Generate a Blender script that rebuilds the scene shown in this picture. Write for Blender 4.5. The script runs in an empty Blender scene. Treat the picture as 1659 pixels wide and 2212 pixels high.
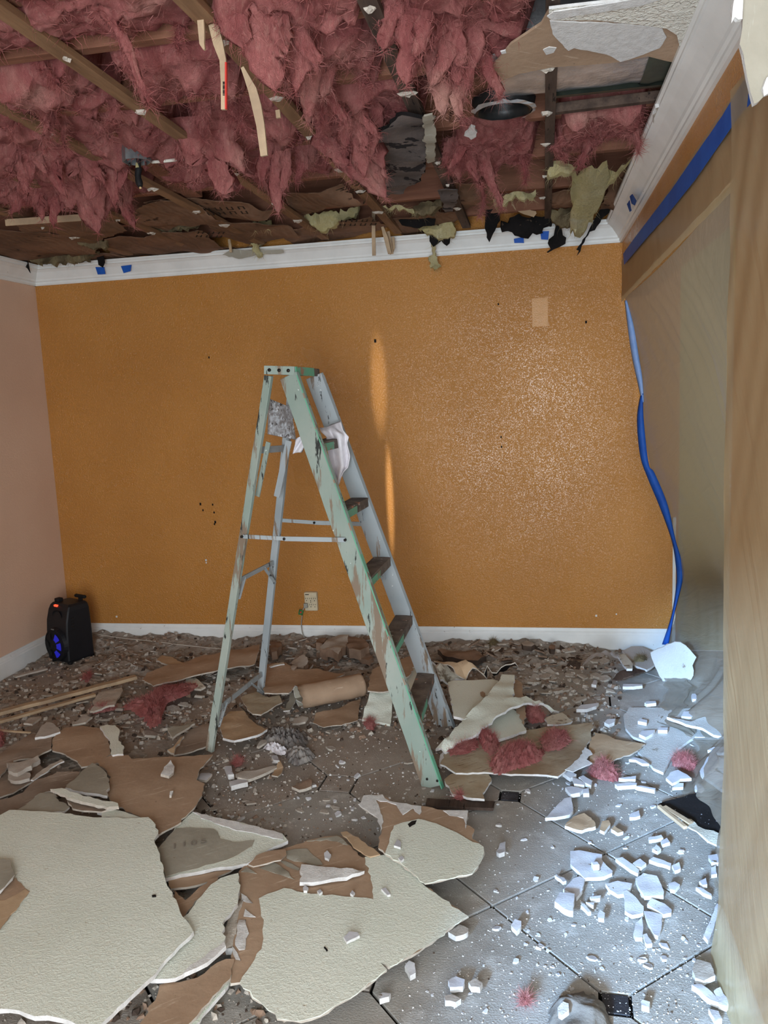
import bpy, bmesh, math, random
from mathutils import Vector, Matrix, noise
from mathutils.geometry import delaunay_2d_cdt
import numpy as np
R = math.radians
random.seed(7)
SC = bpy.context.scene
COL = SC.collection
# ------------------------------------------------------------------ camera
IW, IH, FPX = 1659.0, 2212.0, 1760.0
YAW, PITCH, ROLL = R(10.8226), R(8.2614), R(-2.5125)
CAM = Vector((0, 0, 1.582))
cf = Vector((-math.sin(YAW) * math.cos(PITCH), math.cos(YAW) * math.cos(PITCH), -math.sin(PITCH)))
r0 = Vector((math.cos(YAW), math.sin(YAW), 0)); u0 = r0.cross(cf)
cr = math.cos(ROLL) * r0 + math.sin(ROLL) * u0
cu = -math.sin(ROLL) * r0 + math.cos(ROLL) * u0
cd = bpy.data.cameras.new('camera'); cam = bpy.data.objects.new('camera', cd); COL.objects.link(cam)
cam.matrix_world = Matrix((cr, cu, -cf)).transposed().to_4x4(); cam.location = CAM
cd.sensor_fit = 'VERTICAL'; cd.sensor_height = 36.0; cd.lens = 36.0 * FPX / IH; cd.clip_start = .05
SC.camera = cam
# ------------------------------------------------------------------ light and exposure
SC.view_settings.view_transform = 'Standard'; SC.view_settings.look = 'None'
SC.view_settings.gamma = 1; SC.view_settings.use_curve_mapping = False
SC.view_settings.exposure = -0.10
SC.cycles.use_denoising = True
SC.cycles.max_bounces = 8; SC.cycles.transparent_max_bounces = 12
W = bpy.data.worlds.new('sky'); SC.world = W; W.use_nodes = True
bg = W.node_tree.nodes['Background']; bg.inputs[0].default_value = (.62, .78, 1, 1); bg.inputs[1].default_value = 1.0
def lamp(name, kind, loc, target, energy, color, **kw):
    d = bpy.data.lights.new(name, kind); d.energy = energy; d.color = color
    for k, v in kw.items(): setattr(d, k, v)
    o = bpy.data.objects.new(name, d); COL.objects.link(o); o.location = loc
    o.rotation_euler = (Vector(target) - Vector(loc)).to_track_quat('-Z', 'Y').to_euler()
    return o
SUN_AZ, SUN_EL = R(18), R(17.5)
sdir = Vector((math.sin(SUN_AZ) * math.cos(SUN_EL), math.cos(SUN_AZ) * math.cos(SUN_EL), -math.sin(SUN_EL)))
lamp('low_sun', 'SUN', (0, -6, 4), Vector((0, -6, 4)) + sdir, 15.5, (.37, .63, 1.0), angle=R(6))
lamp('patio_door_daylight', 'AREA', (-.18, -1.16, 1.15), (.15, 4.9, 1.2), 112, (.88, .95, 1.0), shape='RECTANGLE', size=1.25, size_y=2.0, spread=R(140))
lamp('side_window_daylight', 'AREA', (-2.6, -1.16, 1.5), (-1.6, 3, 1.5), 15, (.92, .98, 1.0), shape='RECTANGLE', size=.9, size_y=1.2)
lamp('next_room_window', 'AREA', (2.75, 3.3, 1.6), (.5, 3.6, 1.1), 34, (.93, .97, 1.0), shape='RECTANGLE', size=1.4, size_y=1.3)
def added_spot(name, loc, target, energy, deg, sx):  # narrow spot lamp added to throw a reflection streak on the back wall
    o = lamp(name, 'SPOT', loc, target, energy, (1.0, .97, .88), spot_size=R(deg), spot_blend=1.0, shadow_soft_size=.01)
    o.scale = (sx, 1, 1); return o
added_spot('added_spot_upper', (.30, -1.0, 1.55), (-.935, 4.9, 1.64), 900, 7.0, .17)
added_spot('added_spot_lower', (.30, -1.0, 1.55), (-.895, 4.9, .93), 2000, 7.5, .07)
# ------------------------------------------------------------------ pixel of the photograph -> point of the room
YB, XL, XR, ZC = 4.90, -3.153, .487, 2.475
def ray(px, py): return cf * FPX + cr * (px - IW / 2) - cu * (py - IH / 2)
def on(axis, px, py, v):
    d = ray(px, py); return CAM + d * ((v - CAM[axis]) / d[axis])
def on_z(px, py, z=0.0): return on(2, px, py, z)
def on_y(px, py, y): return on(1, px, py, y)
def on_x(px, py, x): return on(0, px, py, x)
ZOOMS = dict(F=(0, 0, 1), A=(0, 1600, .5003), L=(0, 1400, .28933), M=(440, 1360, .22905), P=(760, 1380, .28933), S=(1180, 1380, .24111),
             T=(1180, 1720, .24111), C=(300, 1700, .33755), Q=(600, 1600, .48222), H=(1040, 300, .217), G=(780, 180, .24111), B=(760, 340, .19289), I=(0, 0, .5003), J=(830, 0, .49970))
def Z(tag, pts):
    x0, y0, s = ZOOMS[tag]
    return [(x0 + p[0] * s, y0 + p[1] * s) + tuple(p[2:]) for p in pts]
# ------------------------------------------------------------------ objects
def link(o, parent=None):
    COL.objects.link(o)
    if parent is not None: o.parent = parent
    return o
def tag(o, label=None, cat=None, group=None, kind=None):
    if label: o['label'] = label
    if cat: o['category'] = cat
    if group: o['group'] = group
    if kind: o['kind'] = kind
    return o
def empty(name, loc=(0, 0, 0), rz=0, label=None, cat=None, group=None):
    o = bpy.data.objects.new(name, None); link(o); o.location = loc; o.rotation_euler.z = rz; o.empty_display_size = .05
    return tag(o, label, cat, group)
def mesh_obj(name, verts, faces, mats, idx=None, parent=None, smooth=False):
    me = bpy.data.meshes.new(name)
    me.from_pydata([tuple(v) for v in verts], [], faces)
    for m in (mats if isinstance(mats, (list, tuple)) else [mats]): me.materials.append(m)
    if idx is not None: me.polygons.foreach_set('material_index', idx)
    if smooth: me.polygons.foreach_set('use_smooth', [True] * len(me.polygons))
    me.update()
    return link(bpy.data.objects.new(name, me), parent)
def bm_obj(name, bm, mats, parent=None, smooth=False):
    me = bpy.data.meshes.new(name); bmesh.ops.recalc_face_normals(bm, faces=bm.faces[:]); bm.to_mesh(me); bm.free()
    for m in (mats if isinstance(mats, (list, tuple)) else [mats]): me.materials.append(m)
    if smooth: me.polygons.foreach_set('use_smooth', [True] * len(me.polygons))
    return link(bpy.data.objects.new(name, me), parent)
def bm_box(bm, c, s, rot=None, bev=0.0):
    r = bmesh.ops.create_cube(bm, size=1)
    vs = r['verts']
    for v in vs: v.co = Vector((v.co.x * s[0], v.co.y * s[1], v.co.z * s[2]))
    if bev > 0:
        es = list({e for v in vs for e in v.link_edges})
        g = bmesh.ops.bevel(bm, geom=es, offset=bev, segments=2, affect='EDGES', profile=.5)
        vs = list({v for f in g['faces'] for v in f.verts} | {v for v in vs if v.is_valid})
    M = Matrix.Translation(Vector(c)) @ (rot.to_4x4() if rot is not None else Matrix())
    for v in vs: v.co = M @ v.co
    return vs
def box(name, lo, hi, mat, parent=None, bev=0.0):
    bm = bmesh.new(); lo, hi = Vector(lo), Vector(hi)
    bm_box(bm, (lo + hi) / 2, hi - lo, None, bev)
    return bm_obj(name, bm, mat, parent)
def frame_mat(a, b, side):
    z = (b - a).normalized(); x = (side - z * side.dot(z)).normalized(); y = z.cross(x)
    return Matrix((x, y, z)).transposed()
def bar(name, a, b, w, t, mat, parent=None, side=Vector((1, 0, 0)), bev=.0, cuts=0, wob=0.0):
    """a straight bar from a to b: w wide along `side`, t thick across it"""
    a, b = Vector(a), Vector(b); bm = bmesh.new()
    M = frame_mat(a, b, side); L = (b - a).length
    bm_box(bm, (0, 0, 0), (w, t, L), None, bev)
    if cuts:
        es = [e for e in bm.edges if abs((e.verts[0].co - e.verts[1].co).z) > L * .5]
        bmesh.ops.subdivide_edges(bm, edges=es, cuts=cuts, use_grid_fill=True)
        for v in bm.verts:
            v.co.x += wob * noise.noise(Vector((v.co.z * 9, a.x * 7, 1))); v.co.y += wob * noise.noise(Vector((v.co.z * 8, a.y * 7, 5)))
            if abs(abs(v.co.z) - L / 2) < 1e-4: v.co.z += random.uniform(-1, 1) * wob * 2
    T = Matrix.Translation((a + b) / 2) @ M.to_4x4()
    for v in bm.verts: v.co = T @ v.co
    return bm_obj(name, bm, mat, parent)
def tube(name, pts, rad, mat, parent=None, seg=8, cap=True, side=None, flat=1.0):
    pts = [Vector(p) for p in pts]; n = len(pts); vs = []; fs = []
    up = side or Vector((.13, .2, .97))
    for i, p in enumerate(pts):
        d = (pts[min(i + 1, n - 1)] - pts[max(i - 1, 0)]).normalized()
        x = d.cross(up)
        x = x.normalized() if x.length > 1e-4 else Vector((1, 0, 0)); y = d.cross(x)
        r = rad[i] if isinstance(rad, (list, tuple)) else rad
        for k in range(seg):
            a = 2 * math.pi * k / seg; vs.append(p + x * (r * math.cos(a)) + y * (r * flat * math.sin(a)))
    for i in range(n - 1):
        for k in range(seg):
            k2 = (k + 1) % seg; fs.append((i * seg + k, i * seg + k2, (i + 1) * seg + k2, (i + 1) * seg + k))
    if cap: fs.append(tuple(range(seg - 1, -1, -1))); fs.append(tuple((n - 1) * seg + k for k in range(seg)))
    return mesh_obj(name, vs, fs, mat, None, parent, True)
def spline(pts, n=6):
    pts = [Vector(p) for p in pts]; P = [pts[0]] + pts + [pts[-1]]; out = []
    for i in range(1, len(P) - 2):
        for k in range(n):
            t = k / n; a, b, c, d = P[i - 1:i + 3]
            out.append(.5 * ((2 * b) + (c - a) * t + (2 * a - 5 * b + 4 * c - d) * t * t + (-a + 3 * b - 3 * c + d) * t ** 3))
    return out + [pts[-1]]
# ------------------------------------------------------------------ materials
def lin(c, a=1.0):
    f = lambda v: v / 12.92 if v <= .04045 else ((v + .055) / 1.055) ** 2.4
    return tuple(f(x / 255.0) for x in c) + (a,)
class NT:
    def __init__(s, name):
        s.m = bpy.data.materials.new(name); s.m.use_nodes = True; s.t = s.m.node_tree
        s.b = s.t.nodes['Principled BSDF']; s.out = s.t.nodes['Material Output']; s.co = s.n('ShaderNodeTexCoord').outputs['Object']
    def n(s, kind, **kw):
        x = s.t.nodes.new(kind)
        for k, v in kw.items():
            if k in x.inputs: x.inputs[k].default_value = v
            else: setattr(x, k, v)
        return x
    def l(s, a, b): s.t.links.new(a, b)
    def coord(s, scale=(1, 1, 1), rot=None):
        x = s.n('ShaderNodeMapping')
        if rot is None: rot = (0, 0, 0)
        else: x.vector_type = 'TEXTURE'; scale = tuple(1 / v for v in scale)
        x.inputs['Scale'].default_value = scale; x.inputs['Rotation'].default_value = rot
        s.l(s.co, x.inputs[0]); return x.outputs[0]
    def noise(s, scale, detail=4, rough=.55, co=None, dist=0.0):
        x = s.n('ShaderNodeTexNoise', Scale=scale, Detail=detail, Roughness=rough, Distortion=dist); s.l(co or s.co, x.inputs['Vector']); return x.outputs['Fac']
    def voro(s, scale, co=None, feature='F1', out='Distance', rand=1.0):
        x = s.n('ShaderNodeTexVoronoi', feature=feature); x.inputs['Scale'].default_value = scale; x.inputs['Randomness'].default_value = rand
        s.l(co or s.co, x.inputs['Vector']); return x.outputs[out]
    def ramp(s, fac, stops, interp='LINEAR'):
        x = s.n('ShaderNodeValToRGB'); e = x.color_ramp; e.interpolation = interp
        while len(e.elements) < len(stops): e.elements.new(.5)
        for k, (p, c) in enumerate(stops):
            e.elements[k].position = p; e.elements[k].color = c if len(c) == 4 else lin(c)
        s.l(fac, x.inputs[0]); return x.outputs[0]
    def step(s, fac, a, b):
        x = s.n('ShaderNodeMapRange'); x.inputs[1].default_value = a; x.inputs[2].default_value = b; x.interpolation_type = 'SMOOTHSTEP'
        s.l(fac, x.inputs[0]); return x.outputs[0]
    def mix(s, fac, a, b):
        x = s.n('ShaderNodeMix', data_type='RGBA')
        if isinstance(fac, (int, float)): x.inputs[0].default_value = fac
        else: s.l(fac, x.inputs[0])
        for v, i in ((a, 6), (b, 7)):
            if isinstance(v, tuple): x.inputs[i].default_value = v if len(v) == 4 else lin(v)
            else: s.l(v, x.inputs[i])
        return x.outputs[2]
    def math(s, op, a, b=0.0):
        x = s.n('ShaderNodeMath', operation=op)
        for v, i in ((a, 0), (b, 1)):
            if isinstance(v, (int, float)): x.inputs[i].default_value = v
            else: s.l(v, x.inputs[i])
        return x.outputs[0]
    def bump(s, h, strength=.3, dist=.01, prev=None):
        x = s.n('ShaderNodeBump'); x.inputs['Strength'].default_value = strength; x.inputs['Distance'].default_value = dist
        s.l(h, x.inputs['Height'])
        if prev is not None: s.l(prev, x.inputs['Normal'])
        return x.outputs[0]
    def set(s, col=None, rough=None, nrm=None, spec=None, metal=None):
        for v, k in ((col, 'Base Color'), (rough, 'Roughness'), (nrm, 'Normal'), (spec, 'Specular IOR Level'), (metal, 'Metallic')):
            if v is None: continue
            if isinstance(v, (int, float)): s.b.inputs[k].default_value = v
            elif isinstance(v, tuple): s.b.inputs[k].default_value = v if len(v) == 4 else lin(v)
            else: s.l(v, s.b.inputs[k])
        return s.m
MT = {}
def simple(name, c1, c2=None, sc=6.0, rough=.8, bump=0.0, bsc=120.0, spec=.3, specks=None, metal=0.0, stretch=(1, 1, 1), bd=.004):
    t = NT(name); co = t.coord(stretch)
    col = c1
    if c2: col = t.mix(t.step(t.noise(sc, 6, .6, co), .32, .68), c1, c2)
    for (scol, ssc, thr) in (specks or []):
        col = t.mix(t.step(t.noise(ssc, 3, .6, co), thr, thr + .03), col, scol)
    nrm = t.bump(t.noise(bsc, 4, .6, co), bump, bd) if bump else None
    MT[name] = t.set(col, rough, nrm, spec, metal); return MT[name]
# painted walls with a knock-down texture
def wall_mat(name, c1, c2, rough, spec, bscale=55, bstr=.35, bd=.004):
    t = NT(name)
    col = t.mix(t.step(t.noise(1.3, 5), .3, .7), c1, c2)
    fl = t.noise(70, 2); col = t.mix(t.step(fl, .76, .79), col, (225, 205, 170))
    h = t.step(t.noise(bscale, 3, .5, None, .6), .42, .62)
    h2 = t.noise(bscale * 4, 2)
    nr = t.bump(h2, .15, .001, t.bump(h, bstr, bd))
    rg = t.step(t.noise(2.2, 3), .3, .7); rr = t.n('ShaderNodeMapRange'); rr.inputs[3].default_value = rough - .07; rr.inputs[4].default_value = rough + .08; t.l(rg, rr.inputs[0])
    MT[name] = t.set(col, rr.outputs[0], nr, spec)
wall_mat('orange_paint', (190, 131, 62), (179, 121, 54), .30, .5, 110, .55, .004)
wall_mat('peach_paint', (222, 190, 166), (214, 180, 156), .6, .3, 120, .2, .002)
wall_mat('next_room_paint', (176, 160, 104), (164, 148, 96), .6, .3, 70, .2, .002)
wall_mat('white_ceiling_paint', (226, 224, 214), (218, 214, 202), .55, .3, 80, .6, .005)
simple('white_trim', (232, 234, 232), (220, 222, 220), 5, .38, .08, 60, .4, [((150, 140, 125), 34, .72)])
def cream_mat(name, c1, c2, dust=.0):
    t = NT(name)
    col = t.mix(t.step(t.noise(2.6, 4), .3, .7), c1, c2)
    col = t.mix(t.step(t.noise(24, 3), .70, .76), col, (196, 190, 172))
    if dust: col = t.mix(t.step(t.noise(14, 6, .7), .62 - dust, .75 - dust), col, (118, 104, 86))
    h = t.step(t.noise(120, 4, .6, None, .6), .38, .68)
    MT[name] = t.set(col, .55, t.bump(t.noise(400, 2), .1, .001, t.bump(h, .38, .0035)), .35)
cream_mat('cream_face', (228, 232, 220), (220, 225, 212))
cream_mat('cream_face_dusty', (212, 208, 194), (194, 188, 172), .10)
cream_mat('white_face_grit', (194, 193, 190), (176, 174, 170), .02)
def paper_mat(name, c1, c2, c3):
    t = NT(name)
    col = t.mix(t.step(t.noise(5, 5, .6), .3, .7), c1, c2)
    co = t.coord((6, 60, 6), (0, 0, R(38)))
    col = t.mix(t.step(t.noise(1.6, 4, .6, co), .60, .70), col, c3)
    col = t.mix(t.step(t.noise(60, 3), .72, .76), col, (124, 104, 86))
    MT[name] = t.set(col, .85, t.bump(t.noise(26, 5), .35, .006), .15)
paper_mat('brown_paper', (176, 150, 126), (160, 134, 111), (192, 170, 148))
paper_mat('dirty_paper', (158, 140, 124), (132, 116, 102), (174, 160, 146))
paper_mat('tan_paper', (188, 162, 132), (170, 144, 116), (204, 186, 162))
paper_mat('grey_paper', (166, 160, 146), (150, 144, 130), (176, 172, 160))
paper_mat('stained_paper', (176, 164, 142), (148, 126, 100), (124, 102, 80))
def kraft_mat():
    t = NT('kraft_facing')
    col = t.mix(t.step(t.noise(4, 5), .3, .7), (132, 102, 82), (100, 76, 60))
    col = t.mix(t.step(t.noise(9, 5, .7), .62, .7), col, (54, 40, 34))
    w = t.n('ShaderNodeTexWave', Scale=7.0, Distortion=9.0, Detail=3.0); t.l(t.co, w.inputs[0])
    MT['kraft_facing'] = t.set(col, .8, t.bump(w.outputs['Fac'], .35, .01), .2)
kraft_mat()
simple('gypsum', (222, 221, 219), (204, 202, 199), 40, .9, .5, 160, .1)
simple('gypsum_dirty', (196, 188, 176), (172, 162, 150), 30, .9, .5, 160, .1)
simple('chip_white', (204, 204, 208), (184, 184, 190), 9, .8, .25, 150, .2, [((120, 104, 88), 30, .68)])
simple('chip_grey', (186, 178, 168), (162, 152, 142), 9, .9, .4, 120, .15)
simple('chip_brown', (150, 126, 108), (122, 100, 84), 9, .9, .4, 120, .15)
simple('chip_dark', (86, 72, 62), (60, 50, 44), 9, .9, .4, 120, .15)
simple('lumber', (142, 110, 82), (112, 84, 62), 3, .8, .35, 14, .2, [((60, 44, 34), 7, .70)], stretch=(8, .9, 8))
simple('joist_lumber', (134, 92, 72), (112, 74, 58), 3, .8, .35, 14, .2, [((64, 44, 36), 7, .72)], stretch=(.9, 8, 8))
simple('old_lumber', (92, 76, 66), (64, 52, 46), 3, .85, .4, 14, .2, [((40, 32, 28), 9, .64)], stretch=(8, .9, 8))
simple('pale_wood', (206, 176, 132), (184, 152, 110), 5, .75, .3, 20, .25, stretch=(6, 6, 1))
simple('lath_wood', (186, 162, 132), (158, 136, 112), 5, .8, .3, 30, .2, stretch=(2, 2, 2))
simple('black_plastic', (20, 21, 27), (16, 17, 22), 5, .5, .1, 300, .4)
simple('rubber', (16, 16, 18), None, 5, .7)
simple('beige_plastic', (206, 192, 162), (192, 178, 150), 20, .5, .05, 80, .35)
simple('slot_dark', (26, 22, 20), None, 5, .8)
simple('cable_white', (206, 202, 190), None, 5, .5)
simple('cable_grey', (150, 148, 138), None, 5, .55)
simple('green_tag', (62, 120, 62), (40, 90, 48), 60, .6)
simple('red_bit', (190, 52, 44), None, 5, .6)
simple('galvanised', (150, 158, 160), (118, 126, 130), 20, .42, .1, 60, .5, metal=.7)
simple('screw_dark', (52, 46, 42), (34, 30, 28), 60, .5, 0, 1, .4, metal=.6)
simple('tape_blue', (28, 92, 186), (22, 78, 168), 8, .55, .2, 90, .3)
simple('tape_pale', (150, 178, 226), (120, 156, 214), 8, .45, .2, 90, .3)
simple('dark_tape', (74, 80, 70), (58, 64, 58), 12, .5, .2, 60, .35)
simple('foil', (206, 206, 208), (168, 168, 170), 12, .34, .5, 26, .6, metal=.55, bd=.01)
simple('flex_black', (26, 28, 30), (16, 17, 18), 9, .45, .4, 30, .4)
simple('charred', (24, 20, 20), (12, 11, 11), 12, .85, .6, 50, .2, [((70, 56, 46), 20, .66)])
simple('unlit_wall', (74, 64, 58), (60, 52, 48), 3, .8)  # dark tone carries the unlit look of the next room's side wall
simple('faint_ink', (132, 124, 114), None, 5, .9)
simple('orange_sheen', (196, 140, 74), (188, 133, 66), 30, .3, .4, 160, .5)  # lighter orange stands for the sheen of the paint
simple('attic_dark', (40, 32, 29), (24, 20, 19), 3, .95, .4, 12, .1)  # near-black colour stands in for the darkness of the attic void
simple('grey_felt', (112, 102, 98), (84, 78, 76), 7, .95, .6, 40, .1, [((44, 42, 44), 12, .58)])
simple('rag_grey', (150, 144, 138), (96, 90, 88), 16, .95, .5, 90, .1)
simple('cloth_white', (226, 222, 226), (214, 210, 214), 30, .9, .35, 420, .15, bd=.002)
simple('board_black', (30, 30, 33), (18, 18, 20), 6, .7, .5, 90, .25, [((190, 190, 196), 90, .70)])
simple('clod_grey', (138, 132, 124), (112, 106, 100), 14, .95, .6, 60, .1)
simple('cabinet_dark', (36, 37, 44), (28, 29, 36), 4, .5)
simple('blue_reflection', (96, 124, 196), None, 4, .5)
# ladder paint: mint, worn to bare wood
def ladder_mat(name, base, base2, worn, streak):
    t = NT(name); co = t.coord((14, 14, 1.6))
    col = t.mix(t.step(t.noise(3, 4), .3, .7), base, base2)
    col = t.mix(t.step(t.noise(1.0, 6, .65, co), worn, worn + .05), col, (128, 112, 96))
    col = t.mix(t.step(t.noise(2.2, 5, .7, co), streak, streak + .025), col, (50, 52, 50))
    col = t.mix(t.step(t.noise(30, 4, .6), .70, .73), col, (226, 230, 226))
    MT[name] = t.set(col, .6, t.bump(t.noise(4, 5, .6, co), .3, .003), .3)
ladder_mat('mint_paint', (158, 165, 156), (136, 152, 142), .525, .60)
ladder_mat('pale_paint', (168, 175, 178), (148, 158, 162), .575, .63)
simple('green_paint', (96, 172, 138), (110, 158, 134), 12, .55, .15, 60, .35, [((150, 120, 100), 16, .60)])
simple('step_worn', (124, 112, 102), (88, 78, 72), 14, .75, .4, 70, .2, [((196, 188, 180), 40, .66), ((176, 120, 96), 9, .64)])
simple('splatter_metal', (190, 192, 196), (120, 112, 108), 60, .5, .5, 90, .4, [((60, 52, 50), 50, .62), ((214, 216, 220), 34, .60)])
# insulation
def wool_mat(name, c1, c2, c3):
    t = NT(name)
    co = t.coord((1, 1, .45))
    col = t.mix(t.step(t.noise(9, 7, .7, co), .34, .62), c1, c2)
    col = t.mix(t.step(t.noise(3.2, 4, .6), .56, .76), col, c3)
    fib = t.noise(46, 6, .75, t.coord((1, 1, .3)), 1.6)
    col = t.mix(t.math('MULTIPLY', t.step(fib, .50, .68), .55), col, c3)
    col = t.mix(t.math('MULTIPLY', t.step(t.noise(20, 5, .7), .58, .70), .5), col, tuple(int(v * .72) for v in c2))
    t.set(col, .95, t.bump(t.noise(190, 5, .75, t.coord((1, 1, .4)), 2.0), .8, .006, t.bump(fib, 1.0, .022)), .05)
    tr = t.n('ShaderNodeBsdfTranslucent'); t.l(col, tr.inputs[0])
    mx = t.n('ShaderNodeMixShader'); mx.inputs[0].default_value = .22
    t.l(t.b.outputs[0], mx.inputs[1]); t.l(tr.outputs[0], mx.inputs[2]); t.l(mx.outputs[0], t.out.inputs[0])
    MT[name] = t.m
wool_mat('pink_wool', (216, 142, 136), (188, 110, 108), (226, 170, 156))
wool_mat('pink_wool_pale', (230, 158, 152), (214, 130, 128), (238, 186, 174))
wool_mat('yellow_wool', (252, 240, 190), (240, 226, 166), (254, 250, 222))
wool_mat('dusty_wool', (178, 160, 122), (140, 124, 98), (196, 182, 150))
# floor tile
def tile_mat(name, c1, c2, c3):
    t = NT(name)
    col = t.mix(t.step(t.noise(2.2, 6, .6), .3, .7), c1, c2)
    col = t.mix(t.step(t.noise(9, 6, .65), .5, .75), col, c3)
    col = t.mix(t.step(t.noise(170, 2), .70, .73), col, (232, 232, 232))
    col = t.mix(t.step(t.noise(95, 2), .75, .78), col, (236, 236, 236))
    col = t.mix(t.step(t.noise(60, 3), .745, .765), col, (40, 34, 30))
    nr = t.bump(t.noise(170, 3), .5, .004, t.bump(t.noise(40, 4), .25, .004))
    MT[name] = t.set(col, .55, nr, .3)
tile_mat('floor_tile', (164, 160, 154), (144, 140, 133), (186, 183, 178))
tile_mat('floor_tile_dusty', (158, 149, 139), (139, 129, 120), (176, 168, 160))
tile_mat('dot_tile_dark', (52, 52, 56), (38, 38, 42), (76, 76, 82))
simple('grout', (26, 24, 23), (17, 16, 15), 20, .9, .4, 90, .1)
def debris_mat():
    t = NT('debris_bed')
    c = t.voro(46, t.coord((1, 1, .6)), 'F1', 'Color'); sep = t.n('ShaderNodeSeparateColor'); t.l(c, sep.inputs[0])
    col = t.ramp(sep.outputs[0], [(0, (122, 115, 107)), (.3, (154, 146, 136)), (.6, (168, 160, 150)), (.8, (150, 136, 124)), (1, (190, 184, 176))], 'LINEAR')
    col = t.mix(t.step(t.noise(7, 5), .4, .7), col, (146, 136, 126))
    d = t.voro(46, t.coord((1, 1, .6)))
    MT['debris_bed'] = t.set(col, .95, t.bump(t.noise(120, 5, .7), .4, .006, t.bump(d, .4, .010)), .1)
debris_mat()
# masking film: thin milky plastic
def film_mat(name, clear, tint, scale, rot, bs=.4):
    t = NT(name)
    w = t.noise(1.0, 5, .6, t.coord(scale, rot), .8)
    nr = t.bump(w, bs, .015)
    df = t.n('ShaderNodeBsdfDiffuse'); df.inputs[0].default_value = lin(tint); t.l(nr, df.inputs['Normal'])
    tl = t.n('ShaderNodeBsdfTranslucent'); tl.inputs[0].default_value = lin(tint)
    gl = t.n('ShaderNodeBsdfGlossy'); gl.inputs['Roughness'].default_value = .22; gl.inputs[0].default_value = (.9, .9, .9, 1); t.l(nr, gl.inputs['Normal'])
    tp = t.n('ShaderNodeBsdfTransparent')
    a = t.n('ShaderNodeMixShader'); a.inputs[0].default_value = .5; t.l(df.outputs[0], a.inputs[1]); t.l(tl.outputs[0], a.inputs[2])
    b = t.n('ShaderNodeMixShader'); b.inputs[0].default_value = .10; t.l(a.outputs[0], b.inputs[1]); t.l(gl.outputs[0], b.inputs[2])
    c = t.n('ShaderNodeMixShader'); c.inputs[0].default_value = clear; t.l(b.outputs[0], c.inputs[1]); t.l(tp.outputs[0], c.inputs[2])
    t.l(c.outputs[0], t.out.inputs[0]); MT[name] = t.m
film_mat('film_wall', .24, (216, 198, 160), (1.2, 12, 1.0), (R(-35), 0, 0), .3)
film_mat('film_hung', .30, (172, 162, 146), (2, 3, 14), (R(-20), 0, 0), .8)
film_mat('film_scrap', .5, (226, 228, 232), (8, 20, 8), (0, 0, R(20)))
def emit(name, c, s):
    t = NT(name); t.b.inputs['Base Color'].default_value = (0.01, .01, .02, 1)
    t.b.inputs['Emission Color'].default_value = lin(c); t.b.inputs['Emission Strength'].default_value = s; MT[name] = t.m
emit('led_blue', (30, 34, 230), .45); emit('led_red', (255, 70, 40), 2.5)
# ================================================================== the room shell
S = 'structure'
def st(o): o['kind'] = S; return o
Y0 = -1.2
st(box('wall_back', (XL - .12, YB, 0), (.80, YB + .12, 2.75), MT['orange_paint']))
st(box('wall_left', (XL - .12, Y0, 0), (XL, YB, 2.75), MT['peach_paint']))
wr = st(box('wall_right', (XR, 2.2, 2.06), (XR + .13, YB, 2.75), MT['orange_paint']))          # header over the opening
box('wall_section', (XR, Y0, 0), (XR + .13, 2.2, 2.75), MT['orange_paint'], wr)
wre = st(box('wall_rear', (XL, Y0 - .12, 0), (-1.25, Y0, 2.75), MT['peach_paint']))
box('lintel', (-1.25, Y0 - .12, 2.12), (XR, Y0, 2.75), MT['peach_paint'], wre)
st(box('ceiling', (XL, Y0, ZC), (XR, 1.40, ZC + .1), MT['white_ceiling_paint']))
st(box('roof_deck', (XL - .12, Y0 - .3, 2.75), (XR + .13, YB + .1, 2.82), MT['attic_dark']))
# room beyond the opening
nr = st(box('wall_next_room', (.80, YB, 0), (3.0, YB + .12, 2.6), MT['next_room_paint']))
box('wall_section', (2.9, 2.0, 0), (3.0, YB, 2.6), MT['unlit_wall'], nr)
st(box('ceiling_next_room', (XR + .13, 1.6, 2.6), (3.0, YB + .1, 2.7), MT['next_room_paint']))
# marks on the back wall: a cleaner patch with its sheen put into a lighter colour, seams, scuffs
wb_ = bpy.data.objects['wall_back']
def on_wall(name, p, q, mat, t=.0012, bev=0): a, b = on_y(*p, YB), on_y(*q, YB); return box(name, (min(a.x, b.x), YB - t, min(a.z, b.z)), (max(a.x, b.x), YB + .001, max(a.z, b.z)), MT[mat], wb_, bev)
on_wall('sheen_patch', (1149, 645), (1184, 704), 'orange_sheen')
for px, y0, y1 in ((941, 675, 1125), (1068, 640, 1200)): on_wall('wall_seam', (px, y0), (px + 5, y1), 'orange_paint', .0016)
for px, py, w in ((431, 1086, 4), (437, 1100, 3), (458, 1088, 3), (461, 1105, 3), (463, 1125, 4), (1264, 693, 4), (1081, 942, 3), (1082, 963, 3), (808, 733, 5), (450, 770, 3), (462, 1130, 3), (1075, 655, 3)):
    on_wall('scuff_mark', (px, py), (px + w, py + w * 1.4), 'charred', .0012)
for px, py, w in ((443, 1208, 4), (444, 1214, 3), (250, 1330, 4), (1286, 1328, 4), (1330, 1325, 3)): on_wall('chipped_paint', (px, py), (px + w, py + w), 'gypsum', .0012)
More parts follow.
